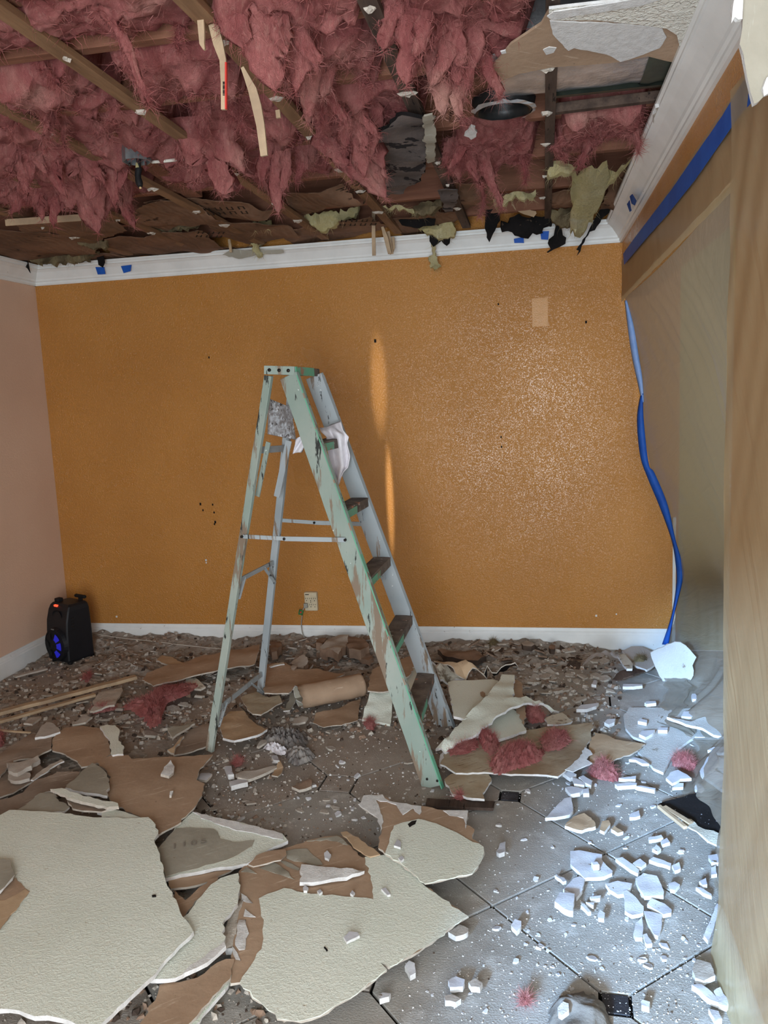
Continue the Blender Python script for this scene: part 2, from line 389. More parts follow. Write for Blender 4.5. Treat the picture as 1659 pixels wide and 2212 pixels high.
# mouldings
def extrude_profile(name, prof, a, b, inward, mat, parent=None):
    """prof: (out, up) pairs; swept from a to b; inward = direction away from the wall"""
    a, b, n = Vector(a), Vector(b), Vector(inward); vs = []; k = len(prof)
    for e in (a, b):
        for o, u in prof: vs.append(e + n * o + Vector((0, 0, u)))
    fs = [(i, (i + 1) % k, k + (i + 1) % k, k + i) for i in range(k)]
    fs += [tuple(range(k - 1, -1, -1)), tuple(range(k, 2 * k))]
    bm = bmesh.new(); V = [bm.verts.new(v) for v in vs]
    for f in fs: bm.faces.new([V[i] for i in f])
    return bm_obj(name, bm, mat, parent)
CROWN = [(0, 0), (.012, 0), (.018, .010), (.018, .020), (.026, .026), (.030, .036), (.060, .074), (.078, .088), (.086, .090), (.086, .098), (.094, .104), (.094, .115), (0, .115)]
BASE = [(0, 0), (.014, 0), (.014, .092), (.011, .098), (.011, .106), (.007, .112), (.005, .130), (0, .130)]
st(extrude_profile('trim_1', CROWN, (XL, YB, 2.36), (XR, YB, 2.36), (0, -1, 0), MT['white_trim']))
st(extrude_profile('trim_2', CROWN, (XL, Y0, 2.36), (XL, YB, 2.36), (1, 0, 0), MT['white_trim']))
st(extrude_profile('trim_3', CROWN, (XR, Y0, 2.36), (XR, YB, 2.36), (-1, 0, 0), MT['white_trim']))
st(extrude_profile('baseboard_back', BASE, (XL, YB, 0), (.75, YB, 0), (0, -1, 0), MT['white_trim']))
st(extrude_profile('baseboard_left', BASE, (XL, Y0, 0), (XL, YB, 0), (1, 0, 0), MT['white_trim']))
st(extrude_profile('baseboard_right', BASE, (XR, Y0, 0), (XR, 2.2, 0), (-1, 0, 0), MT['white_trim']))
st(box('trim_4', (.768, YB - .012, 0), (.785, YB, .80), MT['white_trim']))
# ------------------------------------------------------------------ floor: square tiles laid diagonally, some corners clipped by a small inset
fl = st(box('floor', (XL - .1, Y0, -.06), (3.0, YB, -.011), MT['grout']))
TO = Vector((-.159, 2.329)); TA = math.atan2(-.362, .330); TE = .497
tu = Vector((math.cos(TA), math.sin(TA))); tv = Vector((-tu.y, tu.x))
def tpos(a, b): return TO + tu * (a * TE) + tv * (b * TE)
def insize(i, j): return {(1, 0): .036, (-1, 1): .036}.get((i, j), .066)
def is_dot(i, j): return (i + 2 * j) % 3 == 1
def prism(name, poly, z0, z1, mat, parent, bev=.0008):
    n = len(poly); c = sum((Vector(p) for p in poly), Vector((0, 0))) / n
    vs = [Vector((p[0], p[1], z0)) for p in poly] + [Vector((p[0], p[1], z1 - bev)) for p in poly]
    vs += [Vector((*(Vector(p) + (c - Vector(p)).normalized() * bev), z1)) for p in poly]
    fs = []
    for r in (0, n):
        fs += [(r + i, r + (i + 1) % n, r + n + (i + 1) % n, r + n + i) for i in range(n)]
    fs.append(tuple(range(2 * n, 3 * n)))
    return mesh_obj(name, vs, fs, mat, None, parent)
G = .0048 / TE
rt = random.Random(3)
for i in range(-8, 7):
    for j in range(-8, 9):
        c = tpos(i + .5, j + .5)
        if XL - .35 < c.x < 1.6 and .9 < c.y < YB + .35:
            pts = []
            for (a, b, da, db) in ((0, 0, 1, 1), (1, 0, -1, 1), (1, 1, -1, -1), (0, 1, 1, -1)):
                if is_dot(i + a, j + b):
                    s = insize(i + a, j + b) * 1.414 / TE; q = [(a + da * (s + G), b + db * G), (a + da * G, b + db * (s + G))]
                    if (a, b) in ((0, 0), (1, 1)): q.reverse()
                    pts += q
                else: pts.append((a + da * G, b + db * G))
            poly = [tpos(i + x, j + y) for x, y in pts]
            poly = [Vector((min(max(p.x, XL + .01), 2.9), min(p.y, YB - .005))) for p in poly]
            if max(p.y for p in poly) - min(p.y for p in poly) < .03 or max(p.x for p in poly) - min(p.x for p in poly) < .03: continue
            dz = rt.uniform(-.0008, .0008)
            prism('tile', poly, -.011, dz, MT['floor_tile_dusty' if c.y > 3.0 and c.x < -.2 or c.x < -1.0 else 'floor_tile'], fl)
        if is_dot(i, j):
            p = tpos(i, j)
            if XL + .1 < p.x < 1.2 and 1.2 < p.y < YB - .1:
                s = insize(i, j) * 1.414 - .004
                prism('inset_tile', [p + tu * s, p + tv * s, p - tu * s, p - tv * s], -.011, 0, MT['dot_tile_dark' if insize(i, j) < .05 else 'floor_tile_dusty'], fl)
# ================================================================== opened ceiling: joists, furring strips
jst = []
for k, (y, lab) in enumerate(((1.86, 'nearest ceiling joist, running across the top edge of the photo'), (2.145, 'ceiling joist just beyond the hanging wood strips, crossing behind the pink wool'),
                              (2.56, 'ceiling joist just in front of the metal junction box'), (3.10, 'ceiling joist behind the metal junction box'),
                              (3.60, 'ceiling joist where pink wool ends and brown kraft paper begins'), (4.15, 'ceiling joist hidden among the brown kraft paper'), (4.62, 'last ceiling joist before the white crown moulding'))):
    tag(bar('ceiling_joist', (XL, y, 2.585), (XR + .1, y, 2.585), .038, .14, MT['joist_lumber'], None, Vector((0, 1, 0)), .002), lab, 'joist', 'ceiling joists')
FX = [(-2.42, 'leftmost furring strip, barely showing above the left crown'), (-2.0, 'furring strip in the dark corner above the speaker'), (-1.58, 'furring strip passing beside the metal junction box'),
      (-1.19, 'long pale furring strip starting at the top left corner of the photo'), (-.76, 'furring strip that carries the two hanging wood strips'),
      (-.37, 'furring strip above the hanging grey sheet'), (.048, 'darkened furring strip crossing the foil duct')]
for x, lab in FX:
    w = .046 if x < 0 else .034
    a, b = Vector((x, 1.45, 2.492)), Vector((x + (.0 if x < 0 else .03), 4.78, 2.492))
    root = empty('furring_strip', a, 0, lab, 'furring strip', 'furring strips under the joists')
    m = MT['old_lumber'] if x > -.5 else MT['lumber']
    o = bar('strip', Vector((0, 0, 0)), b - a, w, .020, m, root, Vector((1, 0, 0)), .001)
    rr = random.Random(int(x * 100))
    for k in range(7):                                               # nails left with torn plaster buttons
        y = .25 + k * .42 + rr.uniform(-.1, .1)
        vs, fs = [], []; n = 9; rad = rr.uniform(.008, .026)
        for q in range(n):
            ang = 2 * math.pi * q / n; r_ = rad * rr.uniform(.5, 1.3)
            vs.append((math.cos(ang) * r_ * 1.3, y + math.sin(ang) * r_, -.0105)); 
        for q in range(n):
            vs.append((vs[q][0] * .7, y + (vs[q][1] - y) * .7, -.0105 - rr.uniform(.003, .011)))
        fs = [(q, (q + 1) % n, n + (q + 1) % n, n + q) for q in range(n)] + [tuple(range(n, 2 * n))]
        mesh_obj('plaster_button', vs, fs, MT['gypsum_dirty'], None, root)
tag(bar('blocking_board', on_z(412, 0, 2.475) + Vector((-.01, -.12, 0)), on_z(447, 42, 2.475), .05, .02, MT['lumber'], None, Vector((1, 0, 0)), .002), 'short pale board end at the top edge, left of the hanging wood strips', 'board')
tag(bar('blocking_board', (.07, 2.96, 2.50), (XR - .02, 2.94, 2.50), .03, .03, MT['old_lumber'], None, Vector((0, 1, 0)), .002), 'brown wood strip running along under the foil duct', 'board')
tag(bar('blocking_board', (-.24, 3.08, 2.54), (-.14, 2.74, 2.56), .10, .03, MT['joist_lumber'], None, Vector((1, 0, 0)), .002), 'brown board slanting beside the round duct hole', 'board')
tag(bar('blocking_board', on_z(225, 280, 2.53), on_z(420, 420, 2.53), .075, .03, MT['joist_lumber'], None, Vector((1, 0, 0)), .002), 'flat board that the metal junction box is fixed to', 'board')
# ------------------------------------------------------------------ glass-wool: lumpy batts with hanging tongues and loose fibres
def fbm(x, y, z, o=4): return noise.fractal(Vector((x, y, z)), .9, 2.1, o)
RNG = np.random.default_rng(5)
def fibres(vs, fs, pts, n, lmin, lmax, down, w=.0005, along=False):
    """thin tapering strands rooted on pts [(pos, normal)]"""
    RN = RNG.normal(size=(n, 9)); RI = RNG.integers(len(pts), size=n); RL = RNG.uniform(lmin, lmax, size=n)
    for _ in range(n):
        p, nr_ = pts[RI[_]]; g1, g2, g3 = Vector(RN[_][:3]), Vector(RN[_][3:6]), Vector(RN[_][6:])
        if along:
            g1 = g1 * .5 + Vector((.5 * noise.noise(p * 6), .5 * noise.noise(p * 6 + Vector((9, 9, 9))), -down)); d = (g1 - nr_ * (g1.dot(nr_) - .10)).normalized(); p = p + nr_ * .002
        else: d = (g1 * 1.1 + nr_ * .3 + Vector((0, 0, -down))).normalized()
        L = RL[_]; s = d.cross(g2).normalized() * w
        q = p + d * L * .5 + Vector((0, 0, -.15 * L * down)); e = p + d * L + g3 * L * .22 + Vector((0, 0, -.35 * L * down))
        k = len(vs); vs += [p - s, p + s, q - s * .8, q + s * .8, e]
        fs += [(k, k + 1, k + 3, k + 2), (k + 2, k + 3, k + 4)]
def tongue(vs, fs, pts, root, tip, w, seed, bend=.035, rag=.75):
    root, tip = Vector(root), Vector(tip); n, seg = 12, 14; ax = (tip - root)
    side = Vector((1, .25, 0)).normalized(); k0 = len(vs)
    for i in range(n + 1):
        t = i / n; c = root.lerp(tip, t) + Vector((bend * math.sin(t * 3.1 + seed), bend * .6 * math.sin(t * 4 + seed * 2), 0)) * t
        r = w * 1.1 * (1 - t) ** .42 * (.85 + .3 * noise.noise(Vector((t * 4, seed, 0)))) if i < n else .001
        for k in range(seg):
            a = 2 * math.pi * k / seg
            m = 1 + rag * noise.noise(Vector((math.cos(a) * 2.2 + seed * 3, math.sin(a) * 2.2, t * 5))) + .5 * rag * noise.noise(Vector((a * 3, seed, t * 16)))
            p = c + side * (r * m * math.cos(a)) + Vector((-side.y, side.x, 0)) * (r * .32 * m * math.sin(a)) + Vector((0, 0, .02 * noise.noise(Vector((a * 2, t * 5, seed)))))
            vs.append(p); pts.append((p, (p - c).normalized() if r > .002 else Vector((0, 0, -1))))
    for i in range(n):
        for k in range(seg): fs.append((k0 + i * seg + k, k0 + i * seg + (k + 1) % seg, k0 + (i + 1) * seg + (k + 1) % seg, k0 + (i + 1) * seg + k))
def batt(label, x0, x1, y0, y1, tongues, seed, zb=2.560, amp=.075, mat='pink_wool', grid=.013, nf=2200, name='insulation_batt', edge=.05, cut=None, group='pink insulation batts'):
    nx, ny = max(4, int((x1 - x0) / grid)), max(4, int((y1 - y0) / grid)); vs, fs, pts = [], [], []
    ok = {}
    for j in range(ny + 1):
        for i in range(nx + 1):
            x, y = x0 + (x1 - x0) * i / nx, y0 + (y1 - y0) * j / ny
            e = min(i, nx - i) / nx * (x1 - x0); f = min(j, ny - j) / ny * (y1 - y0)
            b = min(1, e / edge) * min(1, f / edge); b = b * b * (3 - 2 * b)
            wx, wy = x + .09 * noise.noise(Vector((x * 5, y * 5, seed))), y + .09 * noise.noise(Vector((x * 5, y * 5, seed + 9)))
            n1 = fbm(wx * 3.2, wy * 3.2, seed, 3)
            n2 = 1 - abs(fbm(wx * 8, wy * 5, seed + 4, 3)) * 1.6
            n3 = 1 - abs(fbm(wx * 22, wy * 14, seed + 2, 3)) * 1.4
            h = amp * .58 * (.55 + .9 * n1) + .038 * max(0, n2) * (.5 + n1) + .020 * n3 + .012 * (1 - abs(fbm(wx * 50, wy * 30, seed + 5, 2)) * 1.5)
            z = zb - (max(h, -.01) * b) + .10 * (1 - b)
            p = Vector((x + .03 * noise.noise(Vector((x * 14, y * 14, seed + 1))), y + .03 * noise.noise(Vector((x * 14, y * 14, seed + 7))), z))
            ok[(i, j)] = len(vs); vs.append(p)
            if b > .3: pts.append((p, Vector((0, 0, -1))))
    for j in range(ny):
        for i in range(nx): fs.append((ok[i, j], ok[i, j + 1], ok[i + 1, j + 1], ok[i + 1, j]))
    for k, (rp, tp, w) in enumerate(tongues):
        r_ = on_z(*rp, 2.50); t_ = on_y(tp[0], tp[1], r_.y + (tp[2] if len(tp) > 2 else .02))
        n0 = len(pts); top = r_ + Vector((0, 0, .05))
        tongue(vs, fs, pts, top, t_, w * .8, seed + k * 1.7)
        for q, (ox, sc_) in enumerate(((-.6, .62), (.55, .74)) if w > .04 else ()):
            e_ = top.lerp(t_, sc_) + Vector((ox * w * 1.25, .03 * (q - 1), 0)); tongue(vs, fs, pts, top + Vector((ox * w * .7, .02 * (q - 1), 0)), e_, w * .7, seed + k * 1.7 + q * 5.3)
        sub = pts[n0:]; fibres(vs, fs, sub, 420, .012, .05, .5)
    fibres(vs, fs, pts, nf, .012, .055, .35)
    n1 = len(fs); fibres(vs, fs, pts, int(nf * 1.2), .018, .05, .3, .0007, True)
    return tag(mesh_obj(name, vs, fs, [MT[mat], MT['pink_wool_pale']], [0] * n1 + [1] * (len(fs) - n1), None, True), label, 'insulation', group)
batt('pink insulation batt along the top edge, left of the hanging wood strips', XL + .9, -.80, 1.45, 2.13,
     [((205, 40), (345, 214), .022), ((400, 60), (398, 110), .012), ((90, 150), (100, 182), .02)], 1.3, amp=.06, nf=2200)
batt('pink insulation batt at the top edge with a big matted flap over a furring strip', -.76, -.36, 1.45, 2.13,
     [((560, 10), (575, 200), .085), ((610, 40), (622, 196), .06), ((655, 120), (690, 262), .05), ((640, 60), (640, 180), .06), ((700, 180), (720, 265), .04)], 4.1, amp=.08, nf=2200)
batt('pink insulation batt at the top edge, hanging in strands before the round duct boot', -.33, .03, 1.45, 2.50,
     [((905, 90), (985, 240), .06), ((1010, 80), (1000, 262), .045), ((1040, 110), (1052, 205), .04), ((960, 60), (940, 190), .05), ((870, 30), (905, 175), .05)], 7.7, amp=.08, nf=2200)
batt('pink insulation batt above the torn white ceiling piece', .06, .46, 1.45, 2.02, [], 9.9, amp=.05, nf=700)
batt('pink insulation batt at the left, with thin dripping strands, in front of the junction box', XL + .35, -1.22, 2.16, 2.54,
     [((78, 232), (85, 296), .022), ((110, 240), (118, 322), .012), ((140, 258), (150, 322), .012), ((205, 262), (213, 300), .014), ((232, 225), (240, 266), .020), ((30, 250), (40, 290), .03)], 12.2, amp=.085, nf=2200)
batt('pink insulation batt between the pale furring strip and the strip with hanging wood', -1.17, -.78, 2.16, 2.54,
     [((440, 250), (452, 300), .03), ((500, 235), (520, 290), .03)], 15.2, amp=.085, nf=1500)
batt('pink insulation batt left of the hanging grey sheet, swollen toward the back', -.74, -.39, 2.16, 2.56,
     [((745, 230), (775, 330), .05), ((700, 190), (715, 262), .03), ((790, 160), (800, 190), .02)], 18.4, amp=.10, nf=1500)
batt('pink insulation batt around the metal junction box', XL + .25, -1.20, 2.58, 3.08,
     [((50, 330), (66, 420), .05), ((100, 330), (128, 425), .05), ((160, 340), (190, 430), .06), ((230, 350), (262, 440), .05)], 21.5, amp=.09, nf=2400)
batt('pink insulation batt that droops in the middle of the ceiling, right of the junction box', -1.15, -.76, 2.58, 3.08,
     [((430, 290), (478, 420), .10), ((420, 310), (438, 388), .05), ((470, 300), (500, 372), .05)], 24.8, amp=.10, nf=1800)
batt('pink insulation batt hanging down to a thin tip just left of the grey sheet', -.74, -.36, 2.58, 3.1,
     [((590, 320), (616, 456), .05), ((735, 280), (826, 432), .10), ((700, 290), (742, 388), .08), ((640, 330), (655, 392), .04), ((780, 250), (800, 380), .06)], 27.1, amp=.10, nf=1800)
batt('pink insulation batt in the far left corner, drooping in long tongues over the kraft paper', XL + .1, -1.62, 3.12, 3.58,
     [((50, 400), (74, 474), .05), ((92, 400), (132, 487), .05), ((170, 395), (220, 502), .085), ((268, 395), (277, 492), .045), ((30, 400), (20, 460), .06), ((230, 400), (240, 470), .05)], 30.6, amp=.10, nf=2200)
batt('pink insulation batt at the back, between the two middle furring strips', -1.56, -.78, 3.12, 3.58, [((480, 375), (485, 415), .04), ((560, 370), (572, 410), .03)], 33.9, amp=.05, nf=1200)
batt('pink insulation batt right of the hanging grey sheet, with a long tongue at its end', -.30, .03, 2.98, 3.62,
     [((1040, 330), (1064, 446), .035), ((1032, 400), (1040, 468), .012), ((985, 330), (1008, 382), .045), ((1020, 320), (1030, 400), .04), ((1130, 330), (1118, 392), .02), ((1000, 300), (985, 370), .04)], 36.3, amp=.10, nf=1800)
batt('pink insulation batt below the foil duct, beside the right crown moulding', .07, .42, 2.98, 3.58,
     [((1278, 300), (1272, 352), .04), ((1220, 300), (1215, 340), .04), ((1370, 260), (1360, 325), .03)], 39.4, amp=.09, nf=1800)
# ------------------------------------------------------------------ general broken sheet: outline traced, edge torn, own thickness, any of three planes
def densify(P, step, jag, seed):
    out = []; n = len(P)
    for i in range(n):
        a, b = P[i], P[(i + 1) % n]; L = math.hypot(b[0] - a[0], b[1] - a[1]); k = max(1, int(L / step))
        nx, ny = -(b[1] - a[1]) / max(L, 1e-6), (b[0] - a[0]) / max(L, 1e-6)
        for q in range(k):
            t = q / k; x, y = a[0] + (b[0] - a[0]) * t, a[1] + (b[1] - a[1]) * t
            j = 0 if q == 0 else jag * (noise.noise(Vector((x * 40, y * 40, seed))) + .7 * noise.noise(Vector((x * 120, y * 120, seed + 3))))
            out.append((x + nx * j, y + ny * j))
    return out
SLABS = [0]
def slab(name, pts, z, th, top, side='gypsum', bot='brown_paper', label=None, cat=None, axis=2, sgn=-1, jag=.009, step=.02, dent=.004, dsc=7.0, parent=None, group=None, grow=0.0):
    SLABS[0] += 1; seed = SLABS[0] * 1.37
    ctl = []
    for p in pts:
        v = p[2] if len(p) > 2 else z
        ctl.append(on(axis, p[0], p[1], v))
    ia, ib = [(1, 2), (0, 2), (0, 1)][axis]
    P2 = [(c[ia], c[ib]) for c in ctl]; V = [c[axis] for c in ctl]
    area = sum(P2[i][0] * P2[(i + 1) % len(P2)][1] - P2[(i + 1) % len(P2)][0] * P2[i][1] for i in range(len(P2)))
    if area < 0: P2.reverse(); V.reverse()
    flat = max(V) - min(V) < 1e-6
    xs = [p[0] for p in P2]; ys = [p[1] for p in P2]; size = max(max(xs) - min(xs), max(ys) - min(ys))
    stp = max(step, size / 60); loop = densify(P2, stp, jag, seed); n = len(loop)
    g = max(stp * 1.6, size / 16); inner = []
    y = min(ys) + g * .6
    while y < max(ys):
        x = min(xs) + g * .6
        while x < max(xs):
            inner.append((x + random.uniform(-.2, .2) * g, y + random.uniform(-.2, .2) * g)); x += g
        y += g
    # keep inner points well inside the outline
    def inside(p):
        c = False; j = n - 1
        for i in range(n):
            a, b = loop[i], loop[j]
            if (a[1] > p[1]) != (b[1] > p[1]) and p[0] < (b[0] - a[0]) * (p[1] - a[1]) / (b[1] - a[1]) + a[0]: c = not c
            j = i
        return c and min((p[0] - q[0]) ** 2 + (p[1] - q[1]) ** 2 for q in loop) > (stp * .55) ** 2
    inner = [p for p in inner if inside(p)]
    co, _, tris, ov, _, _ = delaunay_2d_cdt([Vector(p) for p in loop + inner], [], [list(range(n))], 1, 1e-6)
    m = len(co)
    def height(x, y):
        if flat: h = V[0]
        else:
            s = w = 0
            for q, v in zip(P2, V):
                d = 1 / ((x - q[0]) ** 2 + (y - q[1]) ** 2 + 1e-5) ** 1.3; s += d * v; w += d
            h = s / w
        return h + (dent * noise.noise(Vector((x * dsc, y * dsc, seed))) if dent else 0)
    def P3(x, y, d):
        v = [0, 0, 0]; v[ia], v[ib], v[axis] = x, y, d; return Vector(v)
    H = [height(c.x, c.y) for c in co]
    vs = [P3(c.x, c.y, H[i]) for i, c in enumerate(co)]
    # outline order of the triangulated points
    first = {}
    for i, o in enumerate(ov):
        for q in o:
            if q < n: first[q] = i
    ring = [first[q] for q in range(n) if q in first]
    vs += [P3(c.x + random.uniform(-.3, .3) * jag * (1 if jag > .001 else 0), c.y + random.uniform(-.3, .3) * jag * (1 if jag > .001 else 0), H[i] + sgn * th) for i, c in enumerate(co)]
    fs = [tuple(t) for t in tris]; idx = [0] * len(fs)
    fs += [tuple(m + q for q in reversed(t)) for t in tris]; idx += [2] * len(tris)
    for a, b in zip(ring, ring[1:] + ring[:1]):
        if a != b: fs.append((a, m + a, m + b, b)); idx.append(1)
    if (sgn > 0) != (axis == 1):
        fs = [tuple(reversed(f)) for f in fs]
    o = mesh_obj(name, vs, fs, [MT[top], MT[side], MT[bot]], idx, parent)
    sm = [i == 0 or i == 2 for i in idx]; o.data.polygons.foreach_set('use_smooth', sm)
    # crisp rim between face and edge
    o.data.set_sharp_from_angle(angle=R(40))
    return tag(o, label, cat, group)
# ------------------------------------------------------------------ kraft paper, grey sheet and other rags of the ceiling
K = dict(side='kraft_facing', bot='kraft_facing', cat='kraft paper', sgn=1, jag=.012, dent=.02, dsc=6)
for pts, z, lab in (
    ([(10, 470, 2.47), (130, 478), (240, 470), (275, 500, 2.46), (215, 525), (140, 512), (60, 508)], 2.49, 'brown kraft sheet under the pink tongues in the far left corner'),
    ([(-30, 498), (110, 500), (185, 520), (210, 548, 2.46), (90, 562), (-30, 550)], 2.49, 'brown kraft sheet nearest the left crown moulding'),
    ([(285, 462), (345, 430), (430, 445), (480, 478, 2.465), (360, 500), (300, 490)], 2.50, 'brown kraft sheet just behind the pink tongues, left of the printed one'),
    ([(310, 440), (420, 428), (520, 440), (600, 452), (570, 480, 2.46), (440, 476)], 2.51, 'brown kraft sheet with black print in the middle of the back ceiling'),
    ([(225, 520), (350, 503), (430, 500), (490, 540, 2.46), (335, 562), (240, 552)], 2.49, 'brown kraft sheet above the two blue tape squares'),
    ([(440, 478), (560, 482), (620, 490), (650, 510, 2.465), (560, 532), (480, 512)], 2.49, 'torn brown kraft sheet above the yellow tuft on the crown'),
    ([(620, 420), (740, 398), (800, 420), (775, 445, 2.46), (660, 468), (615, 456)], 2.52, 'broad brown kraft sheet left of the grey hanging sheet'),
    ([(590, 500), (700, 487), (800, 470, 2.46), (835, 492), (760, 512), (640, 530)], 2.49, 'split brown kraft sheet with black print beside the wood splinters'),
    ([(835, 480), (930, 455, 2.47), (1000, 462), (965, 500), (880, 512)], 2.50, 'dark brown kraft rag right of the wood splinters'),
    ([(955, 395), (1060, 398), (1080, 440, 2.46), (1000, 450)], 2.52, 'sooty kraft sheet behind the long pink tongue'),
    ([(1180, 418), (1240, 408), (1245, 446, 2.47), (1185, 452)], 2.51, 'small brown kraft sheet left of the yellow hanging wool'),
    ([(1296, 440), (1322, 392), (1362, 345), (1352, 395), (1328, 450, 2.46), (1300, 470)], 2.50, 'dark brown kraft sheet between the yellow wool and the right crown'),
    ([(150, 545), (300, 556), (420, 540), (560, 532), (600, 548), (400, 570), (180, 578)], 2.485, 'brown kraft strip along the left half of the back crown'),
    ([(640, 536), (760, 520), (860, 512), (980, 500), (1000, 512), (800, 536), (640, 552)], 2.482, 'brown kraft strip along the middle of the back crown'),
): slab('kraft_sheet', pts, z, .003, 'kraft_facing', label=lab, **K)
def print_marks(parent_name, px, py, rows, cols, w, ang, z):
    rr = random.Random(px); c0 = on_z(px, py, z)
    vs, fs = [], []
    for r_ in range(rows):
        for c_ in range(cols):
            x, y = c_ * w * 1.25, -r_ * w * 2.2
            for (dx, dy, sx, sy) in ((0, 0, .18, 1.4), (w * .55, 0, .18, 1.4), (w * .28, w * rr.choice((.6, 0, -.6)), .7, .25)):
                k = len(vs)
                for qx, qy in ((-1, -1), (1, -1), (1, 1), (-1, 1)):
                    X, Y = x + dx + qx * sx * w * .5, y + dy + qy * sy * w * .5
                    vs.append(c0 + Vector((X * math.cos(ang) - Y * math.sin(ang), X * math.sin(ang) + Y * math.cos(ang), 0)))
                fs.append((k, k + 1, k + 2, k + 3))
    return mesh_obj('printed_mark', vs, fs, MT['slot_dark'], None, bpy.data.objects[parent_name])
print_marks('kraft_sheet.003', 450, 462, 2, 4, .042, .2, 2.452)
print_marks('kraft_sheet.007', 735, 486, 2, 4, .042, .3, 2.440)
print_marks('kraft_sheet.004', 425, 510, 2, 3, .042, .5, 2.445)
print_marks('kraft_sheet.006', 735, 408, 2, 3, .045, .9, 2.478)
slab('grey_sheet', Z('G', [(100, 470), (200, 370), (330, 300), (430, 270), (560, 270), (610, 350), (585, 560), (575, 760), (480, 900), (380, 960), (220, 1050), (180, 900), (110, 760), (75, 600)]), 2.455, .012, 'grey_felt', 'charred', 'grey_felt',
     'dusty grey sheet with black scorched layers hanging from the ceiling middle', 'insulation facing', sgn=1, jag=.014, dent=.03, dsc=9)
sh = slab('paper_rag', Z('G', [(560, 280), (640, 270), (670, 420), (660, 720), (600, 740), (575, 560)]), 2.43, .006, 'grey_paper', 'grey_paper', 'dirty_paper', 'ragged grey paper strip hanging on the right edge of the grey sheet', 'paper', sgn=1, jag=.01, dent=.02)
slab('paper_rag', Z('B', [(960, 390), (1060, 350), (1180, 370), (1190, 440), (1130, 590), (1040, 610), (1020, 520)]), 2.45, .004, 'grey_felt', 'grey_felt', 'grey_felt', 'purplish grey rag stuck on the furring strip right of the grey sheet', 'paper', sgn=1, jag=.008, dent=.02)
slab('charred_rag', Z('B', [(1500, 590), (1660, 560), (1659, 700), (1580, 860), (1540, 950), (1510, 900), (1490, 740)]), 4.60, .006, 'charred', 'charred', 'charred', 'dark brown pointed rag hanging beside the pink tongue over the crown', 'rag', axis=1, sgn=1, jag=.006, dent=.02)
slab('charred_rag', Z('H', [(740, 860), (790, 860), (810, 960), (845, 985), (835, 1040), (780, 1075), (720, 1100), (665, 1130), (650, 1128), (690, 1095), (660, 1040), (670, 1000), (720, 960)]), 4.72, .012, 'charred', 'charred', 'charred', 'black bulb-shaped scrap hanging in front of the back crown', 'rag', axis=1, sgn=1, jag=.004, dent=.02)
slab('charred_rag', Z('H', [(1350, 600), (1330, 700), (1200, 790), (1130, 900), (1080, 920), (1000, 1060), (985, 1120), (950, 1160), (970, 1110), (945, 1100), (1060, 930), (1110, 830), (1180, 700), (1290, 630)]), 4.62, .010, 'charred', 'charred', 'old_lumber', 'long charred splinter leaning down in front of the right end of the crown', 'rag', axis=1, sgn=1, jag=.006, dent=.02)
slab('charred_rag', [(36, 556), (52, 552), (60, 565), (66, 590), (60, 580), (44, 568)], 4.70, .006, 'charred', 'charred', 'charred', 'black pointed scrap hanging in the far left corner', 'rag', axis=1, sgn=1, jag=.003, dent=.01)
slab('charred_rag', [(208, 556), (222, 552), (226, 566), (222, 578), (212, 572)], 4.72, .006, 'charred', 'charred', 'charred', 'small black scrap hanging just above the left blue tape square', 'rag', axis=1, sgn=1, jag=.003, dent=.01)
slab('charred_rag', Z('B', [(870, 860), (960, 880), (1100, 905), (1095, 960), (1060, 990), (1000, 930), (910, 1000), (870, 940)]), 4.70, .008, 'charred', 'charred', 'charred', 'black scrap at the root of the yellow drip on the crown', 'rag', axis=1, sgn=1, jag=.006, dent=.01)
slab('charred_rag', Z('H', [(200, 880), (330, 770), (520, 760), (690, 800), (700, 870), (560, 940), (420, 980), (330, 960)]), 4.70, .012, 'charred', 'charred', 'charred', 'wide black scorched patch hanging above the blue tape on the right of the crown', 'rag', axis=1, sgn=1, jag=.04, dent=.03, dsc=16)
slab('charred_rag', Z('B', [(520, 700), (720, 660), (940, 690), (930, 760), (750, 790), (560, 760)]), 4.5, .01, 'charred', 'charred', 'charred', 'scorched brown flap above the yellow patch on the crown', 'rag', axis=1, sgn=1, jag=.008, dent=.02)
slab('paper_rag', Z('I', [(960, 1100), (1000, 1075), (1100, 1082), (1220, 1078), (1225, 1092), (1120, 1098), (1030, 1118)]), 4.76, .003, 'grey_paper', 'grey_paper', 'grey_paper', 'torn grey paper edge left on the back crown beside the yellow tuft', 'paper', axis=1, sgn=1, jag=.004, dent=.004)
slab('paper_rag', Z('H', [(300, 650), (360, 670), (540, 720), (550, 740), (520, 780), (380, 730), (330, 700)]), 4.60, .004, 'tan_paper', 'tan_paper', 'tan_paper', 'tan paper strip above the black patch, left of the last furring strip', 'paper', axis=1, sgn=1, jag=.004, dent=.01)
